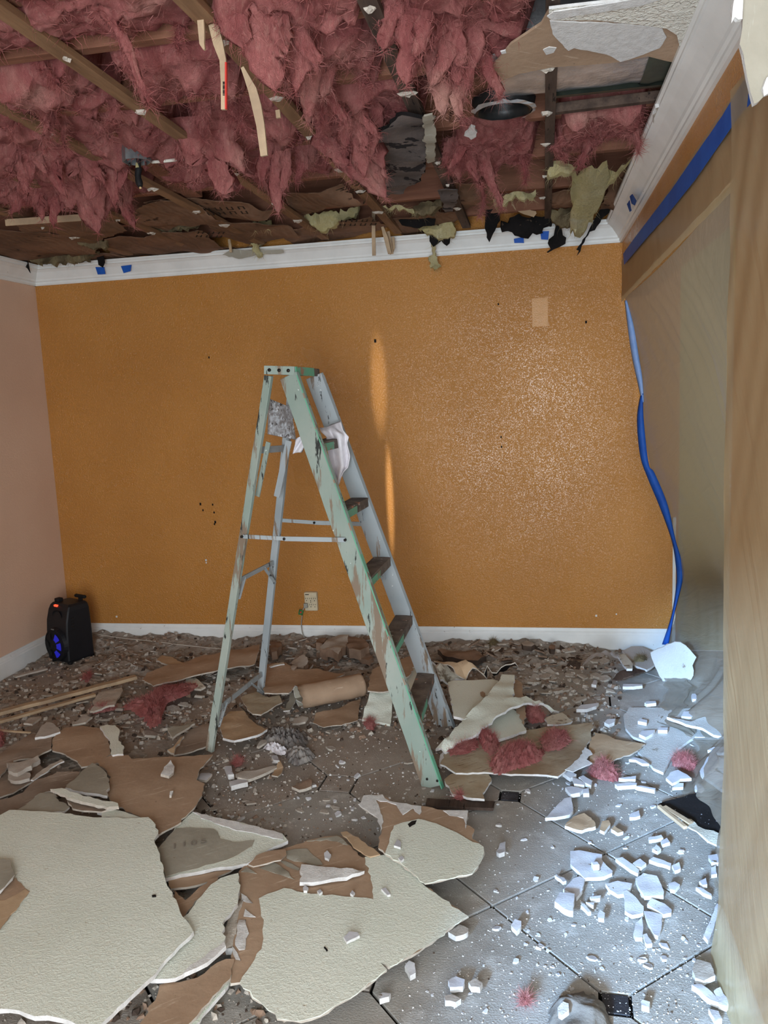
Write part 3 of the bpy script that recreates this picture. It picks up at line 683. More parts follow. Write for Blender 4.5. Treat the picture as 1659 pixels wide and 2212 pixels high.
# yellow wool
YW = dict(side='yellow_wool', bot='yellow_wool', cat='insulation', axis=1, sgn=1, jag=.02, dent=.05, dsc=16, step=.012)
def shag(o, n, lo, hi, mat, down=.6):
    vs = [v.co.copy() for v in o.data.vertices]; fs = []; pts = [(v.co.copy(), v.normal.copy()) for v in o.data.vertices]; vv = []
    fibres(vv, fs, pts, n, lo, hi, down); return tag(mesh_obj('loose_fibre', vv, fs, MT[mat], None, o), None, None, None, 'stuff')
for pts, y, th, lab in (
    ([(q[0], q[1], 3.5 + (q[1] - 338) / 170 * 1.0) for q in Z('H', [(910, 250), (1100, 260), (1250, 210), (1500, 175), (1420, 270), (1290, 410), (1215, 560), (1170, 680), (1110, 800), (1020, 930), (975, 965), (880, 935), (890, 760), (920, 640), (910, 400)])], 4.35, .07, 'large yellow wool sheet hanging down near the right end of the crown'),
    (Z('H', [(660, 340), (700, 220), (780, 210), (900, 240), (910, 320), (800, 340), (720, 370)]), 3.62, .04, 'yellow wool clump right of the last furring strip'),
    (Z('H', [(690, 700), (900, 690), (900, 840), (860, 880), (740, 850), (690, 780)]), 4.6, .05, 'tan yellow wool clump behind the hanging black bulb'),
    (Z('H', [(110, 590), (350, 530), (540, 490), (540, 560), (430, 610), (300, 610), (130, 630)]), 3.95, .04, 'narrow yellow wool strip right of the pink tongue'),
    (Z('B', [(690, 560), (850, 480), (1010, 480), (1010, 560), (900, 620), (720, 680)]), 4.2, .05, 'dusty yellow wool behind the furring strip with the rag'),
    (Z('B', [(740, 790), (940, 750), (1040, 720), (1130, 700), (1165, 800), (1150, 880), (1020, 905), (900, 860), (800, 830)]), 4.66, .04, 'yellow wool patch lying over the middle of the back crown'),
    (Z('B', [(900, 880), (950, 880), (945, 960), (930, 1100), (990, 1200), (960, 1250), (880, 1240), (865, 1160), (890, 1030)]), 4.76, .02, 'thin yellow and black drip stuck down over the crown onto the orange wall'),
    (Z('B', [(350, 550), (560, 540), (690, 590), (690, 610), (540, 590), (380, 570)]), 4.2, .03, 'thin yellow wool line right of the wood splinters'),
    (Z('I', [(1310, 930), (1420, 915), (1550, 885), (1540, 915), (1450, 970), (1370, 990), (1340, 970)]), 4.35, .04, 'yellow wool strip left of the wood splinters'),
    (Z('I', [(1085, 955), (1165, 950), (1160, 975), (1100, 990)]), 4.4, .02, 'small yellow wool scrap in the split kraft paper'),
    (Z('I', [(1080, 1045), (1110, 1050), (1130, 1090), (1115, 1112), (1090, 1085)]), 4.74, .02, 'small yellow tuft hanging on the crown left of centre'),
    (Z('I', [(280, 1000), (340, 985), (400, 1020), (460, 1035), (460, 1065), (390, 1070), (300, 1035)]), 4.35, .03, 'dusty tan wool in the far left corner, lower lump'),
    (Z('I', [(560, 930), (640, 950), (740, 960), (850, 960), (840, 985), (740, 1000), (640, 990), (570, 960)]), 4.3, .03, 'dusty tan wool line behind the left furring strips'),
    (Z('I', [(130, 1090), (220, 1085), (340, 1070), (420, 1085), (370, 1130), (200, 1140), (130, 1130)]), 4.66, .03, 'dusty tan wool above the left corner of the back crown'),
):
    yel = 'tan' not in lab and 'dusty' not in lab
    kw = dict(YW)
    if not yel: kw['side'] = kw['bot'] = 'dusty_wool'
    o = slab('yellow_wool', pts, y, th, 'yellow_wool' if yel else 'dusty_wool', label=lab, **kw)
    shag(o, 260 if th > .06 else 110, .01, .05, 'yellow_wool' if yel else 'dusty_wool')
# ------------------------------------------------------------------ wood strips hanging from the furring
def hang(label, pts, w, y, mat='lath_wood', t=.007, name='wood_strip', group='hanging wood strips', ends=True):
    P = [on_y(px, py, y) for px, py in pts]; bm = bmesh.new(); ring = []
    for i, p in enumerate(P):
        d = (P[min(i + 1, len(P) - 1)] - P[max(i - 1, 0)]).normalized(); x = d.cross(Vector((0, -1, 0))).normalized()
        ww = w[i] if isinstance(w, (list, tuple)) else w
        ring.append([bm.verts.new(p + x * sx * ww * .5 + Vector((0, sy * t * .5, 0))) for sx, sy in ((-1, -1), (1, -1), (1, 1), (-1, 1))])
    for a, b in zip(ring, ring[1:]):
        for k in range(4): bm.faces.new((a[k], a[(k + 1) % 4], b[(k + 1) % 4], b[k]))
    bm.faces.new(ring[0]); bm.faces.new(ring[-1][::-1])
    return tag(bm_obj(name, bm, MT[mat]), label, 'wood strip', group)
ws = hang('hanging wood strip whose lower half has a red edge and a black barcode', [(461, 52), (472, 95), (482, 130), (484, 180), (484, 237)], [.024, .024, .016, .014, .013], 1.99)
P0, P1 = on_y(488.5, 135, 1.985), on_y(488.5, 236, 1.985)
bar('red_edge', P0, P1, .004, .007, MT['red_bit'], ws)
vs, fs = [], []
for k in range(9):
    a = on_y(481, 178 + k * 3.4, 1.984); b = on_y(486, 178 + k * 3.4, 1.984); q = len(vs); h = Vector((0, 0, .0011 if k % 3 else .0018))
    vs += [a - h, b - h, b + h, a + h]; fs.append((q, q + 1, q + 2, q + 3))
mesh_obj('barcode', vs, fs, MT['slot_dark'], None, ws)
hang('longest hanging wood strip, pale and ragged, pointing at the ladder', [(524, 146), (534, 168), (546, 195), (555, 230), (563, 270), (571, 337)], [.008, .014, .022, .024, .021, .018], 2.06)
hang('short pale wood strip hanging left of the barcode strip', [(434, 44), (436, 70), (437, 95), (442, 108)], [.016, .015, .012, .004], 1.95)
hang('tiny wood stub hanging under a nail, right of the longest strip', [(600, 238), (602, 255)], [.012, .012], 2.25)
hang('thin straight wood splinter hanging over the middle of the crown', [(807, 456), (807, 500), (808, 552)], [.018, .020, .020], 4.55)
hang('wood splinter leaning right of the thin straight one over the crown', [(826, 490), (834, 515), (842, 548)], [.014, .024, .020], 4.60)
hang('broad split wood splinter, third over the crown', [(838, 500), (841, 525), (846, 549)], [.02, .026, .022], 4.68)
hang('dark wood stub beside the three splinters over the crown', [(849, 512), (850, 535), (847, 547)], [.016, .018, .010], 4.72)
hang('small wood stub hanging left over the crown beside the grey paper edge', [(495, 517), (497, 530), (499, 545)], [.014, .016, .014], 4.70)
tag(bar('wood_strip', on_z(12, 481, 2.45), on_z(175, 470, 2.45), .03, .008, MT['lath_wood'], None, Vector((0, 0, 1)), .001), 'tan wood strip lying across the far left corner of the ceiling', 'wood strip')
# ------------------------------------------------------------------ foil duct and round boot
du = empty('air_duct', (0.03, 2.68, 2.61), 0, 'foil wrapped air duct with dark tape bands beside the torn ceiling', 'duct')
def dprof(x0, x1, grow, mat, name, a0=0, a1=360):
    vs, fs = [], []; prof = []
    for k in range(25):
        a = 2 * math.pi * k / 24; cy, cz = math.cos(a), math.sin(a); e = 2.0 / 4.5
        prof.append(((.165 + grow) * math.copysign(abs(cy) ** e, cy), (.115 + grow) * math.copysign(abs(cz) ** e, cz)))
    nx = 14
    for i in range(nx + 1):
        x = x0 + (x1 - x0) * i / nx
        for p in prof: vs.append((x, p[0] + .006 * noise.noise(Vector((x * 20, p[0] * 9, p[1] * 9))), p[1] + .006 * noise.noise(Vector((x * 20, p[0] * 9, 7)))))
    m = len(prof)
    fs = [(i * m + k, i * m + k + 1, (i + 1) * m + k + 1, (i + 1) * m + k) for i in range(nx) for k in range(m - 1)]
    return mesh_obj(name, vs, fs, MT[mat], None, du, True)
dprof(-.14, .50, 0, 'foil', 'duct_shell')
dprof(.300, .375, .004, 'dark_tape', 'tape_band')
# lengthwise tape along the lower corner of the duct
vs, fs = [], []
for i in range(13):
    x = .02 + .40 * i / 12
    for q, (y, z) in enumerate(((.172, -.02), (.172, -.08), (.155, -.113), (.110, -.121))): vs.append((x, y + .002, z - .003))
fs = [(i * 4 + k, i * 4 + k + 1, i * 4 + k + 5, i * 4 + k + 4) for i in range(12) for k in range(3)]
mesh_obj('corner_tape', vs, fs, MT['dark_tape'], None, du, True)
bo_c = on_z(1088, 236, 2.49)
bo = empty('duct_boot', bo_c, 0, 'round black duct boot with torn foil rim left of the last furring strip', 'duct boot')
vs, fs = [], []; n = 28
for q, (r_, z_) in enumerate(((.105, .03), (.098, -.005), (.086, -.008), (.078, .02), (.072, .10), (.0, .11))):
    for k in range(n):
        a = 2 * math.pi * k / n; w_ = 1 + .05 * noise.noise(Vector((math.cos(a) * 2, math.sin(a) * 2, q)))
        vs.append((r_ * w_ * math.cos(a), r_ * w_ * math.sin(a) * .95, z_ + .006 * noise.noise(Vector((math.cos(a) * 5, math.sin(a) * 5, 3)))))
fs = [(q * n + k, q * n + (k + 1) % n, (q + 1) * n + (k + 1) % n, (q + 1) * n + k) for q in range(5) for k in range(n)]
mesh_obj('boot_collar', vs, fs, MT['flex_black'], None, bo, True)
vs, fs = [], []
for k in range(20):
    a = -math.pi * .95 + math.pi * 1.25 * k / 19; r1, r2 = .094, .108 + random.uniform(-.006, .006)
    vs += [(r1 * math.cos(a), r1 * math.sin(a) * .95, -.010), (r2 * math.cos(a), r2 * math.sin(a) * .95, -.004 + random.uniform(-.003, .003))]
fs = [(2 * k, 2 * k + 1, 2 * k + 3, 2 * k + 2) for k in range(19)]
mesh_obj('foil_rim', vs, fs, MT['foil'], None, bo)
slab('plaster_flake', Z('G', [(920, 470), (985, 385), (1040, 440), (1030, 480), (985, 505)]), 2.44, .006, 'gypsum', 'gypsum', 'gypsum', 'white plaster flake stuck below the round duct boot', 'plaster flake', sgn=1)
# ------------------------------------------------------------------ junction box with taped wires
jb_p = on_z(296, 350, 2.455)
jb = empty('junction_box', jb_p, 0, 'octagonal metal junction box hanging open in the ceiling', 'junction box')
vs, fs = [], []
for r_, z_ in ((.050, .06), (.052, .0), (.048, .0), (.046, .05)):
    for k in range(8): a = math.pi / 8 + math.pi / 4 * k; vs.append((r_ * math.cos(a), r_ * math.sin(a), z_))
fs = [(q * 8 + k, q * 8 + (k + 1) % 8, (q + 1) * 8 + (k + 1) % 8, (q + 1) * 8 + k) for q in range(3) for k in range(8)] + [tuple(24 + k for k in range(8)), tuple(7 - k for k in range(8))]
mesh_obj('box_body', vs, fs, MT['galvanised'], None, jb)
for k, (dx, dy) in enumerate(((-.03, 0), (.03, .008))): tube('screw', [(dx, dy, .0), (dx, dy, -.012)], .004, MT['screw_dark'], jb)
w0 = on_y(300, 360, jb_p.y) - jb_p; w1 = on_y(298, 380, jb_p.y) - jb_p; w2 = on_y(303, 404, jb_p.y) - jb_p
wb = tube('taped_wire', spline([w0 + Vector((0, 0, .03)), w0, w1, w2], 5), [.008] * 6 + [.012] * 6 + [.013, .013, .011, .008][:4], MT['rubber'], jb)
tube('wire_tip', [w2, w2 + Vector((.001, 0, -.006))], .0045, MT['pale_wood'], wb)
tube('yellow_wire_cap', [w0 + Vector((-.004, -.006, .012)), w0 + Vector((-.002, -.008, -.006))], [.004, .007], MT['yellow_wool'], jb)
pa, pb, pc = on_z(328, 350, 2.47), on_z(365, 347, 2.47), on_z(402, 342, 2.49)
tag(tube('electric_cable', spline([pa, pb, pc], 6), .006, MT['cable_white']), 'white electric cable running right out of the junction box', 'cable')
# ------------------------------------------------------------------ what is left of the plastered ceiling
cl = slab('ceiling_2', [(1186, 20), (1330, 4), (1545, -60), (1640, -120), (1612, 0), (1348, 478), (1318, 486), (1340, 430), (1362, 380), (1395, 305), (1412, 262), (1432, 222), (1450, 182), (1470, 138), (1440, 132), (1400, 122), (1340, 134), (1310, 137), (1190, 146), (1120, 160), (1062, 185), (1052, 178), (1060, 145), (1105, 95), (1170, 52)],
          2.4756, .006, 'brown_paper', 'brown_paper', 'brown_paper', sgn=1, jag=.005, dent=.0); st(cl)
st(slab('ceiling_3', [(1186, 20), (1330, 4), (1545, -60), (1640, -120), (1612, 0), (1348, 478), (1318, 486), (1340, 430), (1362, 380), (1395, 305), (1412, 262), (1432, 222), (1450, 182), (1472, 136), (1460, 122), (1468, 100), (1462, 76), (1440, 62), (1390, 55), (1290, 44), (1200, 44), (1186, 40)],
        2.4745, .012, 'white_ceiling_paint', 'gypsum', 'gypsum', sgn=1, jag=.004, dent=.0) if False else slab('ceiling_3', [(1186, 20), (1330, 4), (1545, -60), (1640, -120), (1612, 0), (1348, 478), (1318, 486), (1340, 430), (1362, 380), (1395, 305), (1412, 262), (1432, 222), (1450, 182), (1472, 136), (1460, 122), (1468, 100), (1462, 76), (1440, 62), (1390, 55), (1290, 44), (1200, 44), (1186, 40)],
        2.468, .007, 'white_ceiling_paint', 'gypsum', 'gypsum', sgn=1, jag=.004, dent=.0))
slab('inner_paper', [(1188, 46), (1290, 50), (1395, 58), (1430, 64), (1440, 80), (1425, 104), (1390, 118), (1340, 134), (1330, 128), (1310, 118), (1240, 104), (1228, 110), (1215, 96), (1194, 74)], 2.472, .003, 'gypsum', 'gypsum', 'gypsum', sgn=1, jag=.004, dent=.0, parent=cl)
slab('joint_strip', [(1182, 36), (1196, 26), (1330, 6), (1480, -22), (1520, -40), (1520, -30), (1380, 14), (1250, 34), (1192, 44)], 2.464, .003, 'gypsum', 'gypsum', 'gypsum', sgn=1, jag=.002, dent=0, parent=cl)
for pts in ([(1173, 108), (1186, 102), (1202, 104), (1196, 114), (1180, 119)], [(1081, 112), (1092, 109), (1094, 115), (1084, 117)]):
    slab('plaster_flake', pts, 2.4735, .003, 'gypsum', 'gypsum', 'gypsum', 'white plaster flake on the bare brown ceiling paper, ' + ('larger one by the furring strip' if pts[0][0] > 1100 else 'small one further left'), 'plaster flake', sgn=1, jag=.002, dent=0)
slab('plaster_flake', [(1416, 235), (1428, 230), (1437, 240), (1432, 262), (1418, 272), (1410, 262)], 2.45, .012, 'gypsum_dirty', 'gypsum', 'gypsum', 'curled cream plaster flake on the edge of the right crown moulding', 'plaster flake', sgn=1)
ff = slab('drywall_flap', [(1603, -30), (1606, 20), (1604, 60), (1598, 95), (1606, 115), (1614, 165), (1622, 200), (1630, 224), (1640, 218), (1650, 208), (1648, 190), (1656, 168), (1668, 158), (1720, 170), (1720, -40)], 1.62, .014, 'grey_paper', 'gypsum', 'gypsum', 'torn grey-green drywall flap hanging down at the top right corner', 'drywall', axis=1, sgn=1, jag=.006, dent=.006)
slab('torn_edge', [(1650, 208), (1648, 190), (1656, 168), (1668, 158), (1690, 150), (1690, 190), (1662, 200)], 1.612, .008, 'gypsum', 'gypsum', 'gypsum', axis=1, sgn=1, parent=ff)
slab('torn_edge', [(1584, 10), (1590, -20), (1606, -10), (1604, 40), (1596, 42), (1588, 36), (1580, 50)], 1.60, .01, 'gypsum', 'gypsum', 'gypsum', axis=1, sgn=1, parent=ff)
# ------------------------------------------------------------------ blue tape
def tape(label, pts, axis, v, mat='tape_blue', group='blue masking tape squares on the crown'):
    return slab('masking_tape', pts, v, .0008, mat, mat, mat, label, 'tape', axis=axis, sgn=1, jag=.0008, dent=0, group=group)
cy = lambda py: YB - .052
tape('blue tape square on the back crown, far left', [(206, 577), (225, 577), (228, 592), (211, 593)], 1, 4.822)
tape('blue tape square on the back crown, second from the left', [(261, 575), (284, 572), (282, 586), (267, 590)], 1, 4.822)
tape('blue tape square on the back crown, beside the black scorched patch', [(1110, 516), (1131, 512), (1132, 525), (1111, 525)], 1, 4.822)
tape('blue tape square on the back crown, left of the black bulb', [(1167, 500), (1186, 499), (1184, 518), (1169, 517)], 1, 4.822)
tape('blue tape scrap on the right crown, the lower left of two', [(1354, 441), (1360, 432), (1362, 445), (1364, 455), (1360, 458)], 0, XR - .065)
tape('blue tape scrap on the right crown, the upper right of two', [(1360, 424), (1366, 419), (1375, 434), (1371, 444), (1364, 440)], 0, XR - .060)
tape('long blue tape line across the top of the masked right wall', [(1620, 150), (1632, 210), (1590, 260), (1500, 390), (1440, 465), (1400, 510), (1348, 572), (1346, 548), (1372, 512), (1450, 410), (1560, 250)], 0, XR - .014, group=None)
# ================================================================== masking film over the right wall and its opening
def grid_obj(name, f, nu, nv, mat, label=None, cat=None, parent=None):
    vs = [f(i / nu, j / nv) for j in range(nv + 1) for i in range(nu + 1)]
    fs = [(j * (nu + 1) + i, j * (nu + 1) + i + 1, (j + 1) * (nu + 1) + i + 1, (j + 1) * (nu + 1) + i) for j in range(nv) for i in range(nu)]
    return tag(mesh_obj(name, vs, fs, MT[mat], None, parent, True), label, cat)
def f_head(u, v):
    y = 2.2 + (4.885 - 2.2) * u; z = 2.035 + (2.262 - 2.035) * v
    return Vector((XR - .004 - .006 * abs(noise.noise(Vector((y * 6, z * 9, 2)))), y, z))
film = empty('masking_film', (XR, 3.4, 0), 0, 'milky plastic film taped over the right wall, sagging into the wide opening', 'plastic film')
def inv(o, p=film): o.parent = p; o.matrix_parent_inverse = Matrix.Translation(-p.location); return o
inv(grid_obj('header_sheet', f_head, 60, 8, 'film_wall'))
def f_wall(u, v):
    y = .9 + 1.3 * u; z = 0.0 + 2.262 * v
    x = XR - .018 - .008 * noise.noise(Vector((y * 2.3 + z * 1.2, z * .6, 4))) - .005 * noise.noise(Vector(((y * 1.6 + z * .9) * 7, z, 1)))
    if z < .15: x -= .018 * (1 - z / .15)
    return Vector((x, y - .01 + (.012 * noise.noise(Vector((z * 6, 3, 3))) if u == 1 else 0), z))
inv(grid_obj('wall_sheet', f_wall, 60, 70, 'film_wall'))
LE = [(2.06, 1350, 642), (1.95, 1362, 690), (1.75, 1383, 790), (1.45, 1386, 905), (1.2, 1405, 1010), (.98, 1440, 1085), (.75, 1460, 1180), (.5, 1468, 1270), (.28, 1458, 1335), (.10, 1443, 1392), (.0, 1440, 1420)]
LP = [on_y(px, py, YB - .02) for _, px, py in LE]
def left_edge(t):
    k = min(int(t * (len(LP) - 1)), len(LP) - 2); f = t * (len(LP) - 1) - k
    return LP[k].lerp(LP[k + 1], f)
def f_hung(u, v):
    # u: from the back wall (0) to the near jamb (1);  v: from header (0) to floor (1)
    L = left_edge(v); y = L.y + (2.21 - L.y) * u; z = L.z + ((2.055 + (0 - 2.055) * v) - L.z) * u
    xr_ = XR - .003; x = L.x + (xr_ - L.x) * min(1, u * 1.25) * (1 if v > 0 else 1)
    bul = .34 * math.sin(math.pi * min(1, u)) ** .8 * math.sin(math.pi * min(1, v * .80 + .02)) ** .9
    x += bul
    fold = .040 * noise.noise(Vector((u * 5 + v * 2, v * 1.6 - u * 3, 5))) + .024 * noise.noise(Vector((u * 26 - v * 12, v * 3 + u * 4, 9)))
    low = max(0, (v - .72) / .28)
    x += (fold * (1 + 1.6 * low) - low * low * .16 * math.sin(math.pi * u)) * math.sin(math.pi * min(1, max(0, u))) * min(1, v * 5)
    if v > .97: z = .012 + .01 * noise.noise(Vector((u * 9, 2, 2)))
    return Vector((x, y, max(z, .008)))
inv(grid_obj('hung_sheet', f_hung, 90, 110, 'film_hung'))
# spare film lying on the floor in front of it
def f_toe(u, v):
    a = f_hung(.06 + .40 * u, .985); p = a + Vector((-(.03 + .10 * math.sin(math.pi * u) ** .6) * v, -.05 * v, 0))
    p.z = .012 + .028 * abs(noise.noise(Vector((u * 6, v * 3, 4)))) * (1 - v * .6) + .004
    return p
inv(grid_obj('floor_fold', f_toe, 40, 10, 'film_hung'))
# loose blue tape edge twisting down the back wall
def strip_tape(label, L, R_, mat, seed):
    vs, fs = [], []
    A = spline([on_y(px, py, YB - .030) for px, py in L], 6); B = spline([on_y(px, py, YB - .044) for px, py in R_], 6); n = min(len(A), len(B))
    for a, b in zip(A, B):
        vs += [a, a.lerp(b, .5) + Vector((0, -.012 - .006 * noise.noise(a * 9), 0)), b]
    fs = [(3 * i + k, 3 * i + k + 1, 3 * i + k + 4, 3 * i + k + 3) for i in range(n - 1) for k in (0, 1)]
    o = mesh_obj('masking_tape', vs, fs, MT[mat], None, None, True)
    so = o.modifiers.new('thickness', 'SOLIDIFY'); so.thickness = .0006
    return tag(o, label, 'tape')
strip_tape('pale half of the loose tape edge, curving down from the header corner', [(1349, 650), (1355, 700), (1365, 770), (1378, 830), (1386, 870)], [(1354, 648), (1368, 700), (1380, 770), (1388, 820), (1391, 868)], 'tape_pale', 1)
strip_tape('long loose blue tape edge twisting down the corner of the orange wall', [(1384, 850), (1376, 905), (1383, 985), (1400, 1035), (1425, 1095), (1450, 1165), (1459, 1215), (1461, 1260), (1450, 1330), (1430, 1392)],
           [(1390, 850), (1390, 900), (1401, 1000), (1414, 1022), (1442, 1090), (1459, 1165), (1476, 1225), (1474, 1258), (1456, 1330), (1444, 1392)], 'tape_blue', 2)
# dim things behind the film
cb = empty('cabinet', (1.42, 4.5, 0), 0, 'dark cabinet seen blurred through the hung plastic film', 'cabinet')
box('cabinet_body', (-.35, -.2, .0), (.35, .2, .62), MT['cabinet_dark'], cb, .006); box('cabinet_top', (-.37, -.22, .62), (.37, .22, .65), MT['cabinet_dark'], cb, .004)
for sx in (-.17, .17):
    d = box('cabinet_door', (sx - .165, -.218, .03), (sx + .165, -.2, .6), MT['cabinet_dark'], cb, .003); box('handle', (sx - .01, -.23, .3), (sx + .01, -.218, .4), MT['galvanised'], d)
bb = empty('blue_standin', (1.22, 4.45, .65), .2, 'pale blue carton standing in for a blue reflection behind the film', 'block')
box('block', (-.05, -.04, 0), (.05, .04, .14), MT['blue_reflection'], bb, .003); box('lid', (-.053, -.043, .14), (.053, .043, .16), MT['blue_reflection'], bb, .002)  # added block, its blue stands in for a reflection behind the film
# ================================================================== wall outlet with plug
oc = on_y(674, 1297, YB)
ot = empty('wall_outlet', oc, 0, 'beige six socket outlet adapter low on the orange wall', 'outlet')
bm = bmesh.new(); bm_box(bm, (0, -.016, 0), (.084, .032, .122), None, .006); bm_obj('outlet_body', bm, MT['beige_plastic'], ot)
box('outlet_brow', (-.04, -.036, .036), (.04, -.030, .058), MT['beige_plastic'], ot, .002)
box('faint_print', (-.033, -.0368, .045), (-.008, -.036, .050), MT['screw_dark'], ot)
for r_, z in enumerate((.016, -.024)):
    for c_, x in enumerate((-.026, 0, .026)):
        if r_ == 1 and c_ == 0: continue
        so = box('socket', (x - .010, -.0332, z - .015), (x + .010, -.0318, z + .013), MT['beige_plastic'], ot, .0006)
        for dx in (-.006, .006): box('slot', (x + dx - .0014, -.0337, z + .001), (x + dx + .0014, -.0331, z + .010), MT['slot_dark'], so)
        tube('ground_hole', [(x, -.0331, z - .009), (x, -.0338, z - .009)], .003, MT['slot_dark'], so)
tube('screw', [(0, -.032, -.003), (0, -.0335, -.003)], .0028, MT['screw_dark'], ot)
pc_ = oc + Vector((-.028, -.034, -.022))
pg = empty('power_cord', pc_, 0, 'grey cord plugged into the beige outlet, with a green tag, running down behind the rubble', 'cord')
bm = bmesh.new(); bm_box(bm, (-.002, -.010, 0), (.026, .02, .03), None, .004); bm_obj('plug', bm, MT['cable_grey'], pg)
cp = [Vector((-.008, -.012, -.014))] + [on_y(px, py, YB - .045) - pc_ for px, py in ((655, 1316), (652, 1335), (651, 1352), (655, 1372), (666, 1388), (676, 1400), (683, 1408))]
tube('cord', spline(cp, 6), .0032, MT['cable_grey'], pg)
gt = on_y(650, 1323, YB - .05) - pc_; bm = bmesh.new()
bm_box(bm, gt, (.030, .004, .034), Matrix.Rotation(.3, 3, 'Y'), .001); tg_ = bm_obj('cord_tag', bm, MT['green_tag'], pg)
bm = bmesh.new(); bm_box(bm, gt + Vector((0, -.003, .002)), (.010, .002, .012), Matrix.Rotation(.5, 3, 'Y'), .0006); bm_obj('tag_mark', bm, MT['red_bit'], tg_)
wp = [on_y(202, 1368, YB - .06), on_y(260, 1378, YB - .10), on_y(330, 1385, YB - .15), on_y(400, 1394, YB - .2), on_y(480, 1402, YB - .22)]
tag(tube('thin_wire', spline(wp, 5), .0022, MT['cable_white']), 'thin pale wire stretched from the speaker along the back baseboard', 'wire')
tag(tube('thin_wire', spline([on_y(590, 1409, YB - .2), on_y(650, 1410, YB - .2), on_y(690, 1413, YB - .22)], 4), .0022, MT['cable_white']), 'short pale wire lying in the rubble below the outlet', 'wire')
# ================================================================== stepladder
LD = empty('stepladder', (-.96, 3.5, 0), 0, 'paint-spattered mint wooden stepladder standing open amid the debris', 'ladder')
lo = LD.location
def lv(p): return Vector(p) - lo
YN, YF = 3.345, 3.64
ntl, ntr = on_y(571, 799, YN), on_y(637, 801, YN); ZT = (ntl.z + ntr.z) / 2
ftr = on_y(691, 805, YF)
nf_b, ff_b, nr_b, fr_b = on_z(935, 1699, .002), on_z(963, 1568, .002), on_z(453, 1622, .03), on_z(562, 1504, .03)
nf_t, ff_t = on_y(625, 812, YN + .012), on_y(679, 812, YF - .012)
nr_t, fr_t = on_y(581, 812, YN + .014), on_y(633, 815, YF - .02)
ax = Vector((1, -.25, 0)).normalized()
def rail(name, t, b, w, th, mat, lip):
    r_ = bar(name, lv(b), lv(t), w, th, MT[mat], LD, ax, .002, 24, .0015)
    return r_
fr_rails = []
for nm, t, b, flange in (('front_rail', nf_t, nf_b, -1), ('front_rail', ff_t, ff_b, 1)):
    r_ = rail(nm, t, b, .086, .022, 'mint_paint' if flange < 0 else 'pale_paint', 0); fr_rails.append(r_)
    off = ax * .043
    bar('rail_edge', lv(b) + off, lv(t) + off, .005, .026, MT['green_paint' if flange < 0 else 'pale_paint'], r_, ax, .001)
    for k in (-1, 1):
        q = lv(b) + Vector((0, -.0125, .035)) + ax * (.022 * k)
        tube('rivet', [q, q + Vector((0, -.003, 0))], .005, MT['screw_dark'], r_)
rear_rails = []
for t, b, m in ((nr_t, nr_b, 'mint_paint'), (fr_t, fr_b, 'pale_paint')):
    r_ = rail('rear_rail', t, b, .036, .020, m, 0); rear_rails.append(r_)
# top cap
cap_c = (ntl + ntr) / 2; capw = (ntr - ntl).length
bm = bmesh.new()
a0, a1 = lv(ntl), lv(ntr); b1 = lv(ftr); b0 = b1 - (a1 - a0)
h_ = .034
pts = [a0 + Vector((0, 0, h_ * .5)), a1 + Vector((0, 0, h_ * .5)), b1 + Vector((0, 0, h_ * .5)), b0 + Vector((0, 0, h_ * .5))]
V = [bm.verts.new(p) for p in pts] + [bm.verts.new(p - Vector((0, 0, h_))) for p in pts]
for f in ((0, 1, 2, 3), (7, 6, 5, 4), (0, 4, 5, 1), (1, 5, 6, 2), (2, 6, 7, 3), (3, 7, 4, 0)): bm.faces.new([V[i] for i in f])
bmesh.ops.bevel(bm, geom=bm.edges[:], offset=.003, segments=1, affect='EDGES')
cap = bm_obj('top_cap', bm, MT['step_worn'], LD)
for (p, q, m) in ((a0, a1, 'mint_paint'), (a1, a1.lerp(b1, .72), 'green_paint')):
    nrm = (q - p).normalized().cross(Vector((0, 0, 1))).normalized()
    bar('cap_plate', p + nrm * .003, q + nrm * .003, .036, .004, MT[m], cap, Vector((0, 0, 1)), .001)
for t in (.18, .5, .8):
    q = a0.lerp(a1, t) + Vector((0, -.004, 0)); tube('bolt', [q, q + Vector((0, -.005, 0))], .0075, MT['screw_dark'], cap, 10)
# steps
for k, (pyn, z) in enumerate(((1460, .262), (1335, .545), (1205, .825), (1075, 1.105), (945, 1.385))):
    tn = (z - nf_b.z) / (nf_t.z - nf_b.z)
    A = nf_b.lerp(nf_t, tn) + Vector((0, .011, 0)); B = ff_b.lerp(ff_t, tn) - Vector((0, .011, 0))
    s_ = bar('step', lv(A), lv(B), .082, .016, MT['step_worn'], LD, ax, .002)
    f_ = bar('step_lip', lv(A) + ax * .040 + Vector((0, 0, -.016)), lv(B) + ax * .040 + Vector((0, 0, -.016)), .034, .004, MT['step_worn'], s_, Vector((0, 0, 1)), .001)
    bar('painted_patch', lv(A) + ax * .0435 + Vector((0, 0, -.016)), lv(A.lerp(B, .45)) + ax * .0435 + Vector((0, 0, -.016)), .032, .002, MT['green_paint'], f_, Vector((0, 0, 1)))
    bar('step_brace', lv(A.lerp(B, .12)) + Vector((0, 0, -.01)) , lv(A) + Vector((0, 0, -.10)), .022, .004, MT['green_paint' if k < 3 else 'pale_paint'], s_, ax)
    bar('step_brace', lv(B.lerp(A, .12)) + Vector((0, 0, -.01)) , lv(B) + Vector((0, 0, -.10)), .022, .004, MT['pale_paint'], s_, ax)
    for e, sg in ((A, -1), (B, -1)):
        for d_ in (-.02, .02):
            q = lv(e) + ax * d_ + Vector((0, -.022 if e is A else -.003, 0))
